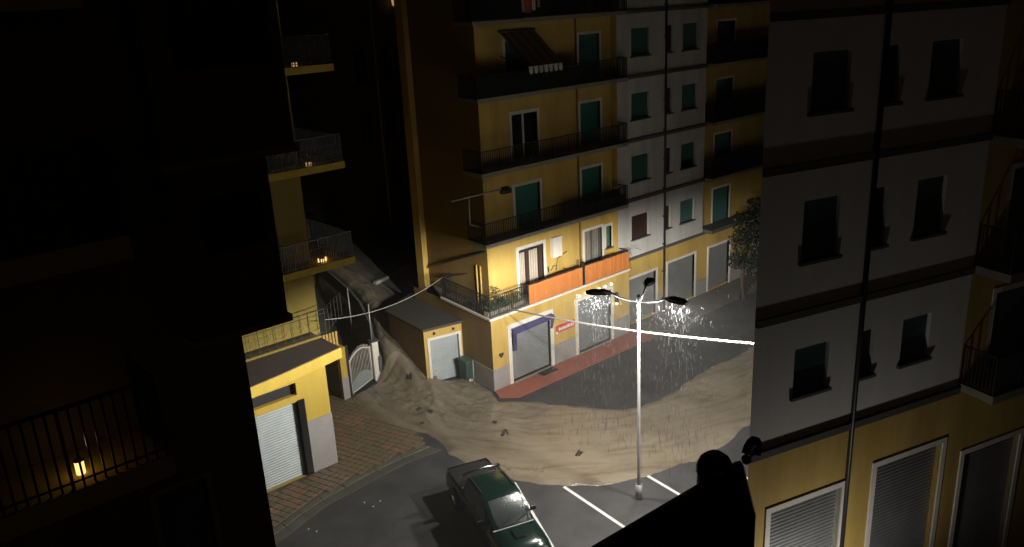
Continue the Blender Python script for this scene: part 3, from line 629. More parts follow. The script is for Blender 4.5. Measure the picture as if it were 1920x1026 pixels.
for zf in (7.08, 10.78, 14.3):
    sb = MB().hexa([(-22, 1.3), (-5.45, 1.3), (-5.45, 5.2), (-6.85, 5.2), (-6.85, 2.19), (-22, 2.19)], zf, zf + .26).build('balcony', M['yellow_old'], Lb)
    rl = rail_run(MB(), [(-22, 1.36), (-5.52, 1.36), (-5.52, 5.1)], zf + .26, 1.0, .10, .012, .024, False)
    for hh in (.35, .65): rl.bar((-22, 1.36, zf + .26 + hh), (-5.52, 1.36, zf + .26 + hh), .02, .02)
    rl.build('railing', M['iron'], sb)
for i, (x, y, z, lab, n_) in enumerate(((-6.72, 1.75, 7.34, 'cluster of warm glowing candle jars on the lowest balcony of the corner house', 4), (-6.85, 1.75, 11.04, 'faint warm glow standing in for wet railing glints on the middle balcony of the corner house', 2), (-6.9, 1.75, 14.56, 'faint warm candle jar on the top balcony of the corner house', 2))):  # middle jars glow in place of glints on the wet railing
    t = thing('candle_jars_and_glints', lab, 'candles', (x, y, z), 'candles and stand-ins for railing glints on the corner house balconies')
    for j in range(n_):
        a, b = x + .13 * (j % 3) - .05 * (j // 3), y - .18 + .16 * (j // 2)
        MB().tube([(a, b, z), (a, b, z + .13)], .05, 8).build('jar', M['warm'] if i == 0 else M['warmd'], t)
    if i == 0:
        l = bpy.data.lights.new('candle_light', 'POINT'); l.energy = .6; l.color = (1, .55, .2); l.shadow_soft_size = .05
        lo = bpy.data.objects.new('candle_light', l); COL.objects.link(lo); lo.parent = t; lo.location = (.05, -.05, .3)
# passage beside the shop: side pillar, slatted panel
t = thing('passage_wall', 'short yellow and grey wall end with a dark side door next to the white gate', 'wall', (-4.95, 4.25, 0))
MB().box(-5.08, -4.78, 4.22, 5.7, 1.1, 2.5).build('upper_wall', M['yellow_old'], t)
MB().box(-5.09, -4.77, 4.21, 5.71, 0, 1.1).build('plinth', M['grey'], t)
MB().box(-5.13, -5.09, 4.35, 5.5, .05, 2.3).build('door', M['brown'], t)
MB().box(-4.77, -4.66, 4.2, 4.35, 0, 2.55).build('gate_post', M['iron'], t)
t = thing('slatted_panel', 'yellow panel of upright slats above the passage beside the gate', 'panel', (-5.9, 4.6, 2.5))
for i in range(13): MB().box(-6.75 + i * .15, -6.65 + i * .15, 4.6, 4.64, 2.5, 3.15).build('slat', M['yellow'], t)
MB().box(-6.8, -4.85, 4.641, 4.67, 2.6, 2.66).build('rail', M['yellow'], t)
# garden gate
gp0, gp1 = Vector((-4.58, 4.36)), Vector((-3.08, 5.05)); gu2 = (gp1 - gp0).normalized(); Lg = (gp1 - gp0).length
t = thing('garden_gate', 'white iron gate with an arched top and solid arched lower panel', 'gate', (-4.58, 4.36, 0))
GP = lambda s, z, dn=0: (gp0.x + gu2.x * s + gu2.y * dn, gp0.y + gu2.y * s - gu2.x * dn, z)
arch = lambda s, b, h: b + h * math.sin(math.pi * min(1, max(0, (s + .15) / (Lg + .3))))
q = MB(); q.tube([GP(s, arch(s, 1.55, .38)) for s in np.linspace(0, Lg, 12)], .032, 6); q.tube([GP(0, .1), GP(0, 1.75)], .035, 6).tube([GP(Lg, .1), GP(Lg, 1.75)], .035, 6).tube([GP(0, .14), GP(Lg, .14)], .03, 6)
q.build('frame', M['trim'], t)
q = MB()
for i in range(1, 15):
    s = Lg * i / 15; q.tube([GP(s, .3), GP(s, arch(s, 1.55, .38) + .16)], .011, 5)
q.build('bars', M['trim'], t, kind='stuff')
q = MB(); n_ = 12; ss = np.linspace(.02, Lg - .02, n_)
front = [GP(s, .16, .012) for s in ss] + [GP(s, arch(s, .42, .42), .012) for s in ss[::-1]]
back = [GP(s, .16, -.012) for s in ss] + [GP(s, arch(s, .42, .42), -.012) for s in ss[::-1]]
k = len(front); 
for i in range(n_ - 1):
    q.add([front[i], front[i + 1], front[k - 2 - i], front[k - 1 - i]], [(0, 1, 2, 3)]); q.add([back[i], back[i + 1], back[k - 2 - i], back[k - 1 - i]], [(0, 1, 2, 3)])
    q.add([front[k - 1 - i], front[k - 2 - i], back[k - 2 - i], back[k - 1 - i]], [(0, 1, 2, 3)])
q.build('lower_panel', M['steel'], t)
t = thing('gate_pillar', 'rough whitewashed pillar carrying the right side of the gate', 'pillar', (-2.9, 5.05, 0))
q = MB(); q.hexa([(-3.06, 4.85), (-2.76, 4.78), (-2.7, 5.12), (-3.0, 5.2)], 0, 1.95); q.build('shaft', M['trim'], t, bevel=.04)
MB().hexa([(-3.1, 4.81), (-2.72, 4.74), (-2.66, 5.16), (-3.04, 5.24)], 1.95, 2.0).build('cap', M['ledge'], t)
tag(MB().tube([(-2.95, 5.0, 1.98), (-2.93, 5.0, 3.75)], .03, 6).build('post', M['pole'], None, origin=(-2.95, 5, 1.98)), 'thin grey post rising from the gate pillar', 'post')
t = thing('garden_wall', 'dark low kerb wall climbing the left side of the alley from the gate pillar', 'wall', (-2, 6.4, 0))
q = MB(); pts = [(-2.70, 4.72), (-2.25, 5.9), (-1.72, 6.9), (-.95, 9.0), (-.55, 10.6), (-.15, 13.6), (.25, 16.0)]
for (xa, ya), (xb, yb) in zip(pts, pts[1:]):
    za, zb = float(alley_h(ya)), float(alley_h(yb))
    q.add([(xa - .14, ya, za - .6), (xa, ya, za - .6), (xb, yb, zb - .6), (xb - .14, yb, zb - .6), (xa - .14, ya, za + .10), (xa, ya, za + .10), (xb, yb, zb + .10), (xb - .14, yb, zb + .10)], [(3, 2, 1, 0), (4, 5, 6, 7), (0, 1, 5, 4), (1, 2, 6, 5), (2, 3, 7, 6), (3, 0, 4, 7)])
q.build('wall', M['ledge'], t)
tag(MB().tube([(-1.7, 8.9, .5), (-1.7, 8.9, 3.3)], .03, 6).build('lane_post', M['pole'], None, origin=(-1.7, 8.9, .5)), 'thin pale post at the pale lane behind the gate', 'post')
t = thing('added_dark_wall', 'added tall dark wall keeping the yard left of the upper alley dark', 'wall', (-3, 15.6, 2))  # wall added to hide lit ground where the yard should stay dark
MB().box(-7.0, .05, 15.5, 15.7, 0, 5.0).build('wall', M['dark_plaster'], t)
MB().box(-7.05, .10, 15.44, 15.76, 5.001, 5.08).build('coping', M['ledge'], t)
t = thing('yard_shrub', 'dark low shrub against the foot of the yellow pilaster behind the garage', 'plant', (2.2, 8.2, .6))
leaves(MB(), (1.7, 7.9, 2.2), .8, .8, .6, 320, .09).build('foliage', M['leafd'], t)
# ================================================================== BACK OF THE ALLEY
t = thing('rear_house', 'tall dark house far up the alley behind the yellow block', 'building', (10, 18, 0))
hw = [(7.3, 8.2, 8.6, 10.5), (8.8, 9.7, 8.6, 10.5), (5.5, 6.4, 8.6, 10.5), (7.3, 8.2, 5.2, 7.2), (8.8, 9.7, 5.2, 7.2), (7.3, 8.2, 12, 14), (5.5, 6.4, 12, 14)]
MB().wall((0, 18), U, N, 4.7, 16, 0, 17.6, hw, .2).build('wall', M['dark_plaster'], t)
MB().wall((4.7, 18), (0, 1), (-1, 0), 0, 8, 0, 17.6).build('side_wall', M['dark_plaster'], t)
MB().box(4.4, 16.2, 17.7, 26, 17.6, 17.8).build('roof', M['roof'], t)
for h in hw: window(t, (0, 18), U, N, *h, 'brown', 'slab', .09, True)
MB().tube([(7.0, 17.92, 0.5), (7.0, 17.92, 17.5)], .06, 6).build('downpipe', M['trim'], t)
t = thing('hanging_lantern', 'amber lantern glowing high on the dark rear house', 'lamp', (8.45, 17.8, 16.2))
MB().tube([(8.45, 17.95, 17.0), (8.45, 17.6, 17.0), (8.45, 17.6, 16.75)], .02, 6).build('bracket', M['iron'], t)
MB().tube([(8.45, 17.6, 16.78), (8.45, 17.6, 16.35)], .14, 8, True, .09).build('lamp_glass', M['warmd'], t)
MB().tube([(8.45, 17.6, 16.35), (8.52, 17.6, 15.8)], .06, 8, True, .02).build('drip_chain', M['towelw'], t)
t = thing('small_house', 'small pale house with a framed dark door at the far end of the alley', 'building', (7, 24, 0))
MB().wall((0, 24), U, N, 5.0, 9.35, 0, 3.25, [(6.2, 7.7, 0, 2.75)], .2).build('wall', M['white'], t)
MB().wall((9.35, 24), (0, 1), (1, 0), 0, 5, 0, 3.25).build('side_wall', M['white'], t)
MB().wall((5.0, 24), (0, 1), (-1, 0), 0, 5, 0, 3.25).build('side_wall', M['white'], t)
MB().box(4.7, 9.6, 23.7, 29, 3.25, 3.4).build('roof', M['roof'], t)
fr = ring((0, 24), U, N, 6.2, 7.7, 0, 2.75, .14, -.1, .04).build('door', M['trim'], t); MB().fbox((0, 24), U, N, 6.2, 7.7, 0, 2.75, -.15, -.11).build('door_leaf', M['dark'], fr)
t = thing('alley_wall', 'low pale wall crossing the dark yard behind the garage', 'wall', (2.5, 11.0, 1.5))
MB().hexa([(.95, 10.5), (4.0, 11.4), (3.95, 11.6), (.9, 10.7)], 1.5, 2.55).build('wall', M['grey'], t)

# ================================================================== FLANKING BUILDINGS (continue the street either side)
W = thing('dark_tenement', 'unlit near building with yellow balcony edges at the left edge', 'building', (-17.15, -15.8, 0))
P = (0, -15.8)
dh = [(-21.6, -20.3, z, z + 2.2) for z in (5.8, 8.7, 11.8, 14.5)] + [(-18.6, -17.95, z, z + 1.5) for z in (6.4, 9.2)]
MB().wall(P, U, N, -32, -17.15, 0, 18, dh, .25).build('wall', M['dark_plaster'], W)
MB().wall((-17.15, -15.8), (0, 1), (1, 0), 0, 5, 0, 18).build('side_wall', M['dark_plaster'], W)
MB().box(-32, -17, -16.0, -10.8, 18, 18.2).build('roof', M['roof'], W)
for h in dh: window(W, P, U, N, *h, 'dgreen', 'slab', .08, False)
for xr, z0, z1 in ((-16.68, 12.75, 14.9), (-16.28, 14.9, 18.0)):
    bay = MB().box(-17.9, xr, -16.25, -14.6, z0, z1 - .004).build('added_dark_bay', M['dark_plaster'], W)  # dark bay added to cover the lit yellow wall behind and keep this side dark
    MB().box(-17.6, xr - .15, -16.28, -16.251, z0 + 1.0, z1 - .5).build('pane', M['glass'], bay)
    MB().box(-17.95, xr + .03, -16.32, -14.6, z0 - .09, z0 - .004).build('sill', M['slab'], bay)
for zf in (5.5, 8.42, 11.42, 14.05, 16.6):
    sb = MB().box(-21.9, -18.55, -16.75, -15.81, zf, zf + .26).build('balcony', M['yellow_old'], W)
    rail_run(MB(), [(-21.85, -15.82), (-21.85, -16.7), (-18.6, -16.7), (-18.6, -15.82)], zf + .26, .95, .11, .011, .02).build('railing', M['iron'], sb)
t = thing('added_lantern', 'added dim warm lantern lighting a balcony of the unlit near building', 'lantern', (-19.45, -16.4, 11.68))
MB().tube([(-19.45, -16.4, 11.68), (-19.45, -16.4, 11.84)], .05, 8).build('glass', M['warm'], t)
MB().tube([(-19.45, -16.4, 11.84), (-19.45, -16.4, 11.88)], .06, 8, True, .02).build('cap', M['iron'], t)
l = bpy.data.lights.new('added_lantern_light', 'POINT'); l.energy = .35; l.color = (1, .62, .3); l.shadow_soft_size = .06  # lantern added to throw warm light on the slab and wall
lo = bpy.data.objects.new('added_lantern_light', l); COL.objects.link(lo); lo.parent = t; lo.location = (0, -.1, .4)

nr_rot = math.atan2(-.2866, .9583)
NB = thing('white_tenement', 'grey white near building with dark green windows at the right edge', 'building', (-6.81, -16.99, 0), None, nr_rot)
NB['_o'] = (0, 0, 0)
NP = (0, 0)
nh = []
for z0, z1 in ((14.05, 15.2), (10.95, 12.25), (7.82, 8.95)):
    nh += [(1.15, 2.15, z0, z1), (3.15, 3.52, z0, z1), (4.42, 5.35, z0, z1)]
MB().wall(NP, U, N, 0, 6.6, 6.62, 18.2, nh, .2).build('white_wall', M['white_bright'], NB)
for i, h in enumerate(nh): window(NB, NP, U, N, *h, 'dgreen' if i % 3 != 1 else 'brown', None, .05, True)
for z in (9.78, 12.98, 15.9): MB().fbox(NP, U, N, .02, 6.58, z - .07, z + .09, 0, .08).build('storey_ledge', M['ledge'], NB)
MB().fbox(NP, U, N, 0, 6.6, 6.55, 6.72, 0, .10).build('storey_ledge', M['ledge'], NB)
nsh = (4.0, 6.3, 0.1, 5.2); nsh2 = (.7, 2.9, .1, 5.0)
MB().wall(NP, U, N, 0, 6.6, 0, 6.55, [nsh, nsh2], .25).build('shop_wall', M['yellow'], NB)
for h in (nsh, nsh2):
    fr = ring(NP, U, N, h[0], h[1], .1, h[3], .14, -.2, .04).build('shop_front', M['trim'], NB); slats(NP, U, N, h[0], h[1], .1, h[3], .1, -.17, .035).build('shutter', M['steeld'], fr)
q = MB(); q.tube([(3.0, -.07, .1), (3.0, -.07, 18)], .055, 8); q.build('downpipe', M['iron'], NB)
nyh = [(7.6, 9.0, z, z + 2.1) for z in (6.9, 10.0, 13.1)] + [(7.2, 9.4, .1, 4.6)]
MB().wall(NP, U, N, 6.6, 14, 0, 18.2, nyh, .2).build('yellow_wall', M['yellow'], NB)
for h in nyh[:3]: window(NB, NP, U, N, *h, 'dgreen', 'trim', .13, False)
fr = ring(NP, U, N, 7.2, 9.4, .1, 4.6, .14, -.2, .04).build('shop_front', M['trim'], NB); slats(NP, U, N, 7.2, 9.4, .1, 4.6, .1, -.17, .035).build('shutter', M['steeld'], fr)
for zf in (6.6, 9.7, 12.8, 15.9):
    sb = MB().box(6.62, 14, -.95, -.003, zf, zf + .2).build('balcony', M['slab'], NB)
    rail_run(MB(), [(6.66, -.01), (6.66, -.9), (14, -.9)], zf + .2, 1.0, .09, .012, .022).build('railing', M['iron'], sb)
MB().wall(NP, (.74, .672), (-.672, .74), 0, 7.0, 0, 18.2).build('end_wall', M['white'], NB)
MB().wall((5.18, 4.70), (1, -.0), (0, 1), 0, 8.8, 0, 18.2).build('rear_wall', M['white'], NB)
MB().hexa([(.0, -.2), (14.2, -.2), (14.2, 4.9), (5.4, 4.9)], 18.2, 18.4).build('roof', M['roof'], NB)
t = thing('added_floodlight', 'added floodlight below the view that brightens the near white building', 'floodlight', (-6.81, -16.99, 0), None, nr_rot); t['_o'] = (0, 0, 0)
MB().tube([(1.6, -.02, 2.2), (1.6, -2.3, 2.2), (1.6, -2.3, 2.4)], .04, 8).build('bracket', M['iron'], t)
q = MB(); q.box(1.4, 1.8, -2.42, -2.26, 2.36, 2.62); q.build('housing', M['iron'], t, bevel=.02)
MB().box(1.43, 1.77, -2.258, -2.25, 2.39, 2.59).build('lens', M['bulb'], t)
l = bpy.data.lights.new('facade_fill_light', 'SPOT'); l.energy = 270; l.color = (1, .95, .88); l.spot_size = R(150); l.spot_blend = .6; l.shadow_soft_size = .25  # unseen fill light added to brighten the near facade
lo = bpy.data.objects.new('facade_fill_light', l); COL.objects.link(lo); lo.parent = t; lo.location = (1.6, -2.2, 2.5); lo.rotation_euler = Vector((.45, .75, .9)).to_track_quat('-Z', 'Y').to_euler()

# ================================================================== STREET LAMP
def bat_wing(l):
    # road luminaire optics: more light thrown sideways than straight down
    l.use_nodes = True; n = l.node_tree; em = n.nodes['Emission']
    tc = n.nodes.new('ShaderNodeTexCoord'); sp = n.nodes.new('ShaderNodeSeparateXYZ'); ab = n.nodes.new('ShaderNodeMath'); ab.operation = 'ABSOLUTE'
    mx = n.nodes.new('ShaderNodeMath'); mx.operation = 'MAXIMUM'; mx.inputs[1].default_value = .22
    pw = n.nodes.new('ShaderNodeMath'); pw.operation = 'POWER'; pw.inputs[1].default_value = -1.1
    n.links.new(tc.outputs['Normal'], sp.inputs[0]); n.links.new(sp.outputs['Z'], ab.inputs[0]); n.links.new(ab.outputs[0], mx.inputs[0]); n.links.new(mx.outputs[0], pw.inputs[0]); n.links.new(pw.outputs[0], em.inputs['Strength'])
lx, ly = st(3.95, 24.67)
T = thing('street_lamp', 'tall galvanised street lamp post with three dark lamp heads spraying in the rain', 'street lamp', (lx, ly, 0))
MB().tube([(lx, ly, 0), (lx, ly, 1.0), (lx, ly, 7.28)], .066, 12, True, .046).build('pole', M['pole'], T)
q = MB(); q.tube([(lx, ly, .0), (lx, ly, .55)], .12, 12).build('base_sleeve', M['pole'], T)
MB().tube([(lx, ly, 7.22), (lx, ly, 7.42)], .09, 12, True, .05).build('pole_cap', M['pole'], T)
heads = []
for (ax, ay), (bx, by) in (((3.15, 24.93), (2.31, 25.03)), ((4.70, 24.22), (5.24, 23.57)), ((4.30, 25.45), (4.62, 26.05))):
    a = Vector((*st(ax, ay), 7.40)); b = Vector((*st(bx, by), 7.43)); o = Vector((lx, ly, 7.20))
    MB().tube([o, o.lerp(a, .35) + Vector((0, 0, -.06)), o.lerp(a, .75) + Vector((0, 0, -.05)), a + Vector((0, 0, .03))], .034, 8).build('arm', M['pole'], T)
    f = (b - a); L = f.length; f.normalize(); s_ = f.cross(Vector((0, 0, 1))).normalized()
    q = MB(); vs = []; secs = ((0, .06, .05), (.12, .10, .10), (.3, .17, .13), (.75, .18, .12), (1, .10, .07)); 
    for tt, hw_, hh in secs:
        c = a + f * L * tt
        vs += [c + s_ * hw_ + Vector((0, 0, 0)), c + s_ * hw_ * .75 + Vector((0, 0, hh)), c - s_ * hw_ * .75 + Vector((0, 0, hh)), c - s_ * hw_]
    fs = [(0, 1, 2, 3), (16, 17, 18, 19)]
    for i in range(4):
        for j in range(4): fs.append((i * 4 + j, i * 4 + (j + 1) % 4, i * 4 + 4 + (j + 1) % 4, i * 4 + 4 + j))
    q.add(vs, fs); hd = q.build('lamp_head', M['iron'], T, bevel=.012)
    c = a + f * L * .6
    q = MB(); q.add([c + f * dx + s_ * dy + Vector((0, 0, -.006)) for dx, dy in ((-.2, -.11), (.2, -.11), (.2, .11), (-.2, .11))], [(0, 1, 2, 3)]); q.build('lens', M['lens'], hd)
    l = bpy.data.lights.new('lamp_light', 'SPOT'); l.energy = LAMP_W * (1, 1, .45)[len(heads)]; l.color = (1, .95, .86); l.spot_size = R(176); l.spot_blend = .22; l.shadow_soft_size = .14
    bat_wing(l)
    lo = bpy.data.objects.new('lamp_light', l); COL.objects.link(lo); lo.parent = T; lo.location = c - Vector((lx, ly, 0)) + Vector((0, 0, -.05))
    heads.append(c)
# rain lit under the heads
q = MB(); q2 = MB()
def drop(q, p, L, r, slant):
    p = Vector(p); t_ = Vector((slant[0], slant[1], -1)).normalized() * L; a = Vector((r, 0, 0)); b = Vector((0, r, 0)); m_ = p + t_ * .7
    q.add([p, m_ + a, m_ + b, m_ - a, m_ - b, p + t_], [(0, 1, 2), (0, 2, 3), (0, 3, 4), (0, 4, 1), (5, 2, 1), (5, 3, 2), (5, 4, 3), (5, 1, 4)])
for hi, c in enumerate(heads[:2]):
    for _ in range((420, 560)[hi]):
        h = rng.random() ** 1.05 * 4.6 + .22; sp = .20 + .12 * h
        p = (c.x + rng.normal() * sp, c.y + rng.normal() * sp, c.z - h); r_ = rng.uniform(.004, .0085) * (.6 + .16 * h)
        drop(q, p, rng.uniform(.10, .42) * (.5 + .2 * h), r_, (rng.normal() * .06 + .04, rng.normal() * .06))
    for _ in range(500):   # fine spray close to the head
        h = rng.random() ** 1.4 * 2.8 + .25; sp = .3 + .45 * h
        p = (c.x + rng.normal() * sp, c.y + rng.normal() * sp, c.z - h)
        drop(q, p, rng.uniform(.04, .14), rng.uniform(.0015, .003), (.03, 0))
for _ in range(800):
    p = (lx + rng.uniform(-9, 9), ly + rng.uniform(-7, 9), rng.uniform(.2, 7.0)); drop(q, p, rng.uniform(.10, .25), rng.uniform(.0015, .003), (.05, 0))
o = q.build('rain', M['rain'], None, kind='stuff')

# ================================================================== CABLES
def sag(a, b, s_, n=24):
    return [Vector(a).lerp(Vector(b), i / n) - Vector((0, 0, s_ * 4 * (i / n) * (1 - i / n))) for i in range(n + 1)]
e0 = (*st(-.12, 33.01), 4.0); e1 = Vector((*st(6.62, 22.5), 6.6)); e1 = tuple(e1 + (e1 - Vector(e0)) * .045)
tw = MB(); pts = sag(e0, e1, .16, 70)
for ph in (0, 2.1, 4.2):
    tw.tube([p + Vector((.014 * math.cos(i * 1.3 + ph), .014 * math.cos(i * 1.3 + ph), .02 * math.sin(i * 1.3 + ph))) for i, p in enumerate(pts)], .021, 5)
tag(tw.build('twisted_cable', M['cable'], None, origin=e0), 'thick white twisted cable slung from the terrace corner past the lamp post', 'cable')
e2 = (*st(-1.71, 36.41), 4.5)
e3 = (-7.0, 1.42, 5.15)
tag(MB().tube(sag((.35, 3.7, 4.45), e3, .42), .012, 6).build('sagging_wire', M['wire'], None, origin=(.35, 3.7, 4.4)), 'thin sagging wire strung across the alley above the gate', 'cable')

# ================================================================== PICKUP
hv = Vector((.39, -.92)).normalized()
hx = hv.x * CA + hv.y * SA; hy = -hv.x * SA + hv.y * CA
rx_, ry_ = st(-1.93, 25.68)
K = thing('pickup_truck', 'dark green double cab pickup with black covered bed parked nose to the camera', 'pickup truck', (rx_, ry_, 0), None, math.atan2(hy, hx)); K['_o'] = (0, 0, 0)
def loft(q, secs, smooth=False, close=True):
    n = len(secs[0]); vs = [p for s_ in secs for p in s_]; fs = []
    for i in range(len(secs) - 1):
        for j in range(n - (0 if close else 1)): fs.append((i * n + j, i * n + (j + 1) % n, (i + 1) * n + (j + 1) % n, (i + 1) * n + j))
    fs += [tuple(range(n))[::-1], tuple(range((len(secs) - 1) * n, len(secs) * n))]
    return q.add(vs, fs, smooth)
def sec(x, wb, wm, wt, zb, zm, zt, crown=.0):
    h = [(wb, zb), (wm, zb + .12), (wm, zm), (wt, zt), (wt * .5, zt + crown), (0, zt + crown * 1.3)]
    return [(x, -y, z) for y, z in h] + [(x, y, z) for y, z in h[::-1][1:]]
body = MB()
loft(body, [sec(.0, .66, .74, .72, .48, .82, .98), sec(.06, .72, .80, .77, .42, .86, 1.04), sec(1.45, .74, .83, .79, .38, .88, 1.05), sec(1.52, .74, .84, .79, .38, .88, 1.06), sec(3.8, .74, .84, .76, .38, .88, 1.05, .01), sec(4.05, .74, .84, .74, .38, .87, 1.03, .03), sec(4.8, .74, .82, .70, .38, .82, .96, .04), sec(5.12, .70, .78, .62, .40, .74, .87, .03), sec(5.22, .62, .70, .56, .45, .68, .79, .02)])
body.build('body', M['carg'], K, smooth=50)
cab = MB()
def csec(x, wb, wt, zb, zt): return [(x, -wb, zb), (x, -wt, zt), (x, -wt * .8, zt + .035), (x, wt * .8, zt + .035), (x, wt, zt), (x, wb, zb)]
loft(cab, [csec(1.56, .74, .66, 1.04, 1.10), csec(1.72, .75, .60, 1.04, 1.62), csec(2.0, .76, .62, 1.04, 1.685), csec(2.8, .76, .63, 1.04, 1.70), csec(3.2, .76, .62, 1.04, 1.675), csec(3.32, .76, .615, 1.04, 1.615), csec(3.5, .755, .63, 1.04, 1.54), csec(3.66, .75, .645, 1.04, 1.44), csec(3.84, .75, .66, 1.04, 1.30), csec(4.0, .745, .675, 1.04, 1.13), csec(4.07, .74, .68, 1.03, 1.04)])
cb = cab.build('cab', M['carg'], K, smooth=40)
gl = MB()
# windscreen sits 8 mm proud of the cab shell
def quad(q, a, b, c, d, off):
    a, b, c, d = map(Vector, (a, b, c, d)); n = (b - a).cross(d - a).normalized(); 
    q.add([p + n * off for p in (a, b, c, d)] + [p - n * .01 for p in (a, b, c, d)], [(0, 1, 2, 3), (0, 1, 5, 4), (1, 2, 6, 5), (2, 3, 7, 6), (3, 0, 4, 7)]); return q
q = MB(); rows = []
for x, wt, zt in ((3.31, .612, 1.662), (3.5, .63, 1.583), (3.66, .645, 1.483), (3.84, .66, 1.343), (3.98, .675, 1.193), (4.04, .675, 1.115)):
    rows.append([(x, y, zt + .022 - .11 * y * y) for y in np.linspace(-wt * .84, wt * .84, 9)])
loft(q, rows, True, False); q.f = q.f[:-2]; q.sm = q.sm[:-2]
q.build('windscreen', M['wet_glass'], K)
q = MB(); q.bar((4.07, -.68, 1.08), (4.07, .68, 1.08), .06, .03); q.build('wiper_cowl', M['steel'], K)
for yy in (-.5, .02):
    MB().bar((4.05, yy, 1.14), (3.93, yy + .46, 1.285), .02, .015).build('wiper', M['carblack'], K)
quad(MB(), (1.60, .55, 1.14), (1.60, -.55, 1.14), (1.70, -.50, 1.56), (1.70, .50, 1.56), .02).build('rear_window', M['glass'], K)
for sgn in (-1, 1):
    for x0, x1, tx0, tx1 in ((2.72, 3.70, 2.72, 3.32), (1.78, 2.64, 1.84, 2.64)):
        a, b, c, d = (x0, sgn * .755, 1.10), (x1, sgn * .755, 1.10), (tx1, sgn * .625, 1.60), (tx0, sgn * .632, 1.60)
        quad(MB(), *((a, b, c, d) if sgn < 0 else (b, a, d, c)), .012).build('side_window', M['glass'], K)
    MB().box(2.67, 2.70, sgn * .845 - .01, sgn * .845 + .01, .45, 1.0).build('door_seam', M['carblack'], K)
    for x0 in (2.68, 1.86): MB().box(x0, x0 + .14, sgn * .855 - .012, sgn * .855 + .012, .86, .90).build('door_handle', M['chrome'], K)
    q = MB(); q.box(3.52, 3.60, sgn * .90 - .10, sgn * .90 + .10, 1.08, 1.24); mr = q.build('wing_mirror', M['carblack'], K, bevel=.025)
    MB().bar((3.56, sgn * .74, 1.07), (3.56, sgn * .83, 1.13), .04, .03).build('mirror_arm', M['carblack'], mr)
    MB().box(3.512, 3.518, sgn * .90 - .08, sgn * .90 + .08, 1.10, 1.22).build('mirror_glass', M['chrome'], mr)
    for x0 in (.85, 4.32):
        q = MB(); q.tube([(x0, sgn * .62, .35), (x0, sgn * .85, .35)], .355, 20); wh = q.build('wheel', M['tyre'], K, bevel=.03)
        q = MB(); q.tube([(x0, sgn * .84, .35), (x0, sgn * .862, .35)], .2, 12); q.build('rim', M['chrome'], wh)
        q = MB(); pts = [(x0 + .42 * math.cos(a_), sgn * .835, .36 + .42 * math.sin(a_)) for a_ in np.linspace(-.1, math.pi + .1, 13)]; q.tube(pts, .045, 6); q.build('wheel_arch', M['carblack'], K)
    MB().box(5.06, 5.2, sgn * .52 - .12, sgn * .52 + .12, .64, .78).build('headlight', M['headl'], K, bevel=.02)
    MB().box(-.02, .04, sgn * .68 - .06, sgn * .68 + .06, .62, .92).build('tail_light', M['tail'], K, bevel=.01)
    MB().bar((1.75, sgn * .53, 1.735), (2.95, sgn * .55, 1.755), .03, .03).build('roof_rail', M['carblack'], K)
q = MB(); loft(q, [sec(.05, .70, .73, .70, 1.03, 1.08, 1.09, .01), sec(.35, .72, .75, .72, 1.03, 1.10, 1.12, .02), sec(1.4, .72, .75, .72, 1.03, 1.10, 1.12, .02), sec(1.5, .70, .73, .70, 1.03, 1.08, 1.09, .01)]); q.build('bed_cover', M['carblack'], K)
q = MB(); hoop = [(1.38, -.72, 1.05), (1.40, -.68, 1.48), (1.42, -.58, 1.64), (1.42, 0, 1.68), (1.42, .58, 1.64), (1.40, .68, 1.48), (1.38, .72, 1.05)]
q.tube(hoop, .04, 8); q.tube([(p[0] - .12, p[1] * .97, p[2] - .06) for p in hoop], .028, 8); q.build('roll_bar', M['chrome'], K)
q = MB(); q.box(1.36, 1.46, -.68, -.5, 1.58, 1.66).box(1.36, 1.46, .5, .68, 1.58, 1.66); q.build('bar_clamp', M['carblack'], K)
q = MB(); loft(q, [[(4.18, -.17, 1.04), (4.18, -.15, 1.07), (4.18, .15, 1.07), (4.18, .17, 1.04)], [(4.32, -.19, 1.03), (4.34, -.17, 1.12), (4.34, .17, 1.12), (4.32, .19, 1.03)], [(4.62, -.19, 1.0), (4.64, -.17, 1.075), (4.64, .17, 1.075), (4.62, .19, 1.0)]]); sc = q.build('hood_scoop', M['carg'], K, bevel=.015)
MB().box(4.625, 4.646, -.15, .15, 1.01, 1.06).build('scoop_mouth', M['dark'], sc)
q = MB(); q.box(5.14, 5.32, -.76, .76, .40, .60); q.build('front_bumper', M['carblack'], K, bevel=.04)
q = MB(); q.box(-.14, .02, -.74, .74, .42, .54); q.build('rear_bumper', M['chrome'], K, bevel=.03)
MB().box(5.19, 5.25, -.38, .38, .62, .76).build('grille', M['carblack'], K)
MB().tube([(2.95, .35, 1.72), (2.6, .37, 2.15)], .008, 5).build('aerial', M['carblack'], K)

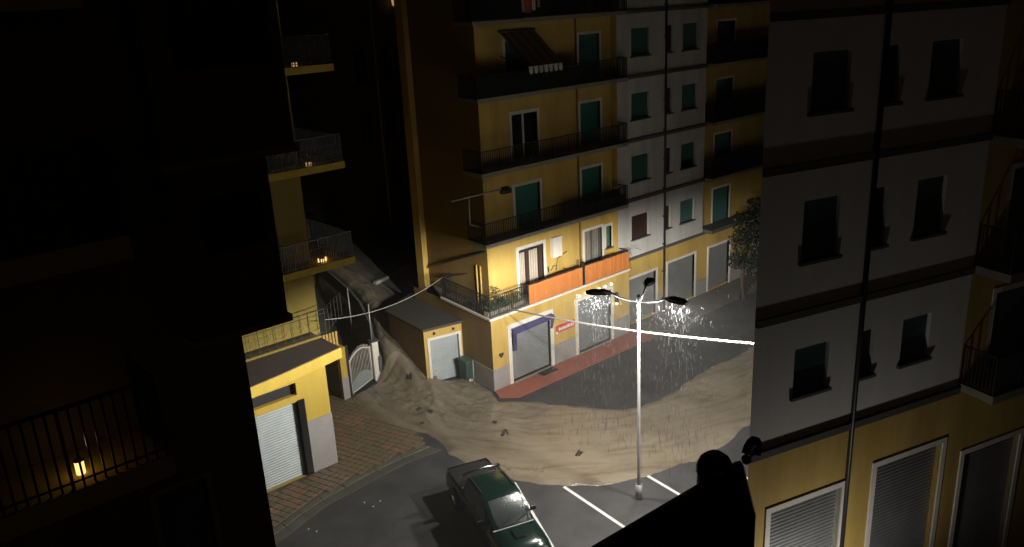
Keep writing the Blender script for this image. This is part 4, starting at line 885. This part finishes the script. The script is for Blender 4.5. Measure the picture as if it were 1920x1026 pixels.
# ================================================================== DEBRIS IN THE WATER
deb = (((-3.82 + .0, 31.6), 'dark branch swept against the pavement edge of the flood', .55), ((-4.25, 31.9), 'short dark branch in the churning water below the alley', .4), ((-1.0, 30.35), 'dark clump of twigs adrift in front of the shops', .3), ((-.62, 29.55), 'longest dark twig bundle adrift mid flood', .5), ((2.2, 27.65), 'clump of leaves and mud nearest the lamp post', .42), ((-5.35, 36.2), 'dark stick caught in the water beside the gate pillar', .5), ((-4.0, 30.6), 'small dark wood scrap near the kerb end', .25))
for (X, Y), lab, L in deb:
    x, y = st(X, Y); z = .10 if Y < 35 else .28
    q = MB()
    for j in range(6):
        a_ = rng.uniform(-.5, .5) + .6; d_ = Vector((math.cos(a_), math.sin(a_), 0)) * L * rng.uniform(.4, 1); o_ = Vector((x, y, z)) + Vector((*rng.normal(size=2) * L * .16, 0))
        q.tube([o_ - d_ * .5, o_ + Vector((0, 0, .04)), o_ + d_ * .5 + Vector((0, 0, rng.uniform(-.01, .04)))], .03, 5, True, .012)
    leaves(q, (x, y, z + .01), L * .4, L * .25, .03, 16, .06)
    tag(q.build('debris_and_crest_strands', M['twig'], None, origin=(x, y, z)), lab, 'debris', 'debris carried by the flood')

for (x, y, z, lab, L) in ((-1.75, 4.45, .98, 'long dark strands standing in for a shaded flood crest beside the garage', .8), (-2.2, 4.9, 1.02, 'short dark strands standing in for wave shade behind the gate pillar', .45), (-2.2, 3.3, .55, 'dark strands standing in for wave shade at the foot of the cascade', .6)):  # dark strands in place of the shaded crest lines of the water
    q = MB()
    for j in range(5):
        a_ = rng.uniform(-.35, .35) + 1.0; d_ = Vector((math.cos(a_), math.sin(a_), .3)) * L * rng.uniform(.5, 1); o_ = Vector((x, y, z)) + Vector((*rng.normal(size=2) * L * .1, 0))
        q.tube([o_ - d_ * .5, o_ + Vector((.05, 0, .03)), o_ + d_ * .5], .028, 5, True, .012)
    tag(q.build('debris_and_crest_strands', M['twig'], None, origin=(x, y, z)), lab, 'debris', 'debris carried by the flood')
for k_, (px_, py_) in enumerate(((-5.55, 25.25), (-5.0, 25.3), (-5.2, 24.98), (-7.2, 23.85), (-6.9, 23.7))):
    x, y = st(px_, py_); a_ = rng.uniform(0, 3); c1, s1 = math.cos(a_) * .035, math.sin(a_) * .035
    o = MB().add([(x - c1, y - s1, .006), (x + s1, y - c1, .012), (x + c1, y + s1, .02), (x - s1, y + c1, .01), (x, y, .04)], [(0, 1, 4), (1, 2, 4), (2, 3, 4), (3, 0, 4), (3, 2, 1, 0)]).build('litter', M['paint'], None, origin=(x, y, .005))
    tag(o, 'tiny white paper scrap on the wet asphalt between kerb and pickup', 'litter', 'paper scraps on the asphalt')
# ================================================================== RAIL IN FRONT OF THE CAMERA
ra = Vector((*st(-1.6, -.50), 15.9)); rb = Vector((*st(.305, .992), 15.9)); rd = (rb - ra).normalized(); rn = Vector((rd.y, -rd.x, 0))   # towards the viewer
T = thing('balcony_rail', 'black balcony rail close to the camera with a round knob and hook', 'railing', tuple(ra))
q = MB(); c0 = ra + rn * .048; c1 = rb + rn * .048
e_ = rb - rd * .006; f_ = e_ + rn * .095 - rd * .10; a_ = ra; b_ = ra + rn * .095
q.hexa([(a_.x, a_.y), (e_.x, e_.y), (f_.x, f_.y), (b_.x, b_.y)], 15.82, 15.9); q.build('top_rail', M['black'], T, bevel=.012)
q = MB(); k = 16
for i in range(k + 1):
    p = c0.lerp(c1 - rd * .22, i / k); q.bar((p.x, p.y, 14.82), (p.x, p.y, 15.82), .018, .018)
q.bar(c0 - Vector((0, 0, 1.05)), c1 - Vector((0, 0, 1.05)), .04, .03); q.build('bars', M['black'], T)
pk = c1 - rd * .085 - rn * .034
MB().ball((pk.x, pk.y, 15.915), .024, 14).tube([(pk.x, pk.y, 15.89), (pk.x, pk.y, 15.915)], .022, 10).build('knob', M['black'], T)
ph = c1 - rd * .012 - rn * .03
q = MB(); q.tube([(ph.x + rd.x * (.014 * math.cos(a_)), ph.y + rd.y * .014 * math.cos(a_), 15.912 + .016 * math.sin(a_)) for a_ in np.linspace(-.6, 3.9, 10)], .006, 6); q.build('hook', M['black'], T)
t = thing('camera_balcony', 'dark concrete balcony floor under the black rail', 'balcony', (ra.x, ra.y, 14.6))
f0, f1 = c0 - rn * .08, c1 - rn * .08
q = MB(); q.hexa([(f0.x, f0.y), (f1.x, f1.y), (f1.x + rn.x * 1.6, f1.y + rn.y * 1.6), (f0.x + rn.x * 1.6, f0.y + rn.y * 1.6)], 14.6, 14.8); q.build('floor', M['ledge'], t)

# damp night air
hz = MB().box(-260, 260, -90, 260, -1.0, 22.0).build('haze', M['dark'], None, kind='stuff')
hm = bpy.data.materials.new('damp_air'); hm.use_nodes = True; hn = hm.node_tree; hn.nodes.clear()
ho = hn.nodes.new('ShaderNodeOutputMaterial'); hp_ = hn.nodes.new('ShaderNodeVolumePrincipled'); hp_.inputs['Density'].default_value = .0013; hp_.inputs['Color'].default_value = (.9, .92, .95, 1); hp_.inputs['Anisotropy'].default_value = .2
hn.links.new(hp_.outputs[0], ho.inputs['Volume']); hz.data.materials.clear(); hz.data.materials.append(hm)
for o in bpy.data.objects:
    if '_o' in o.keys(): del o['_o']
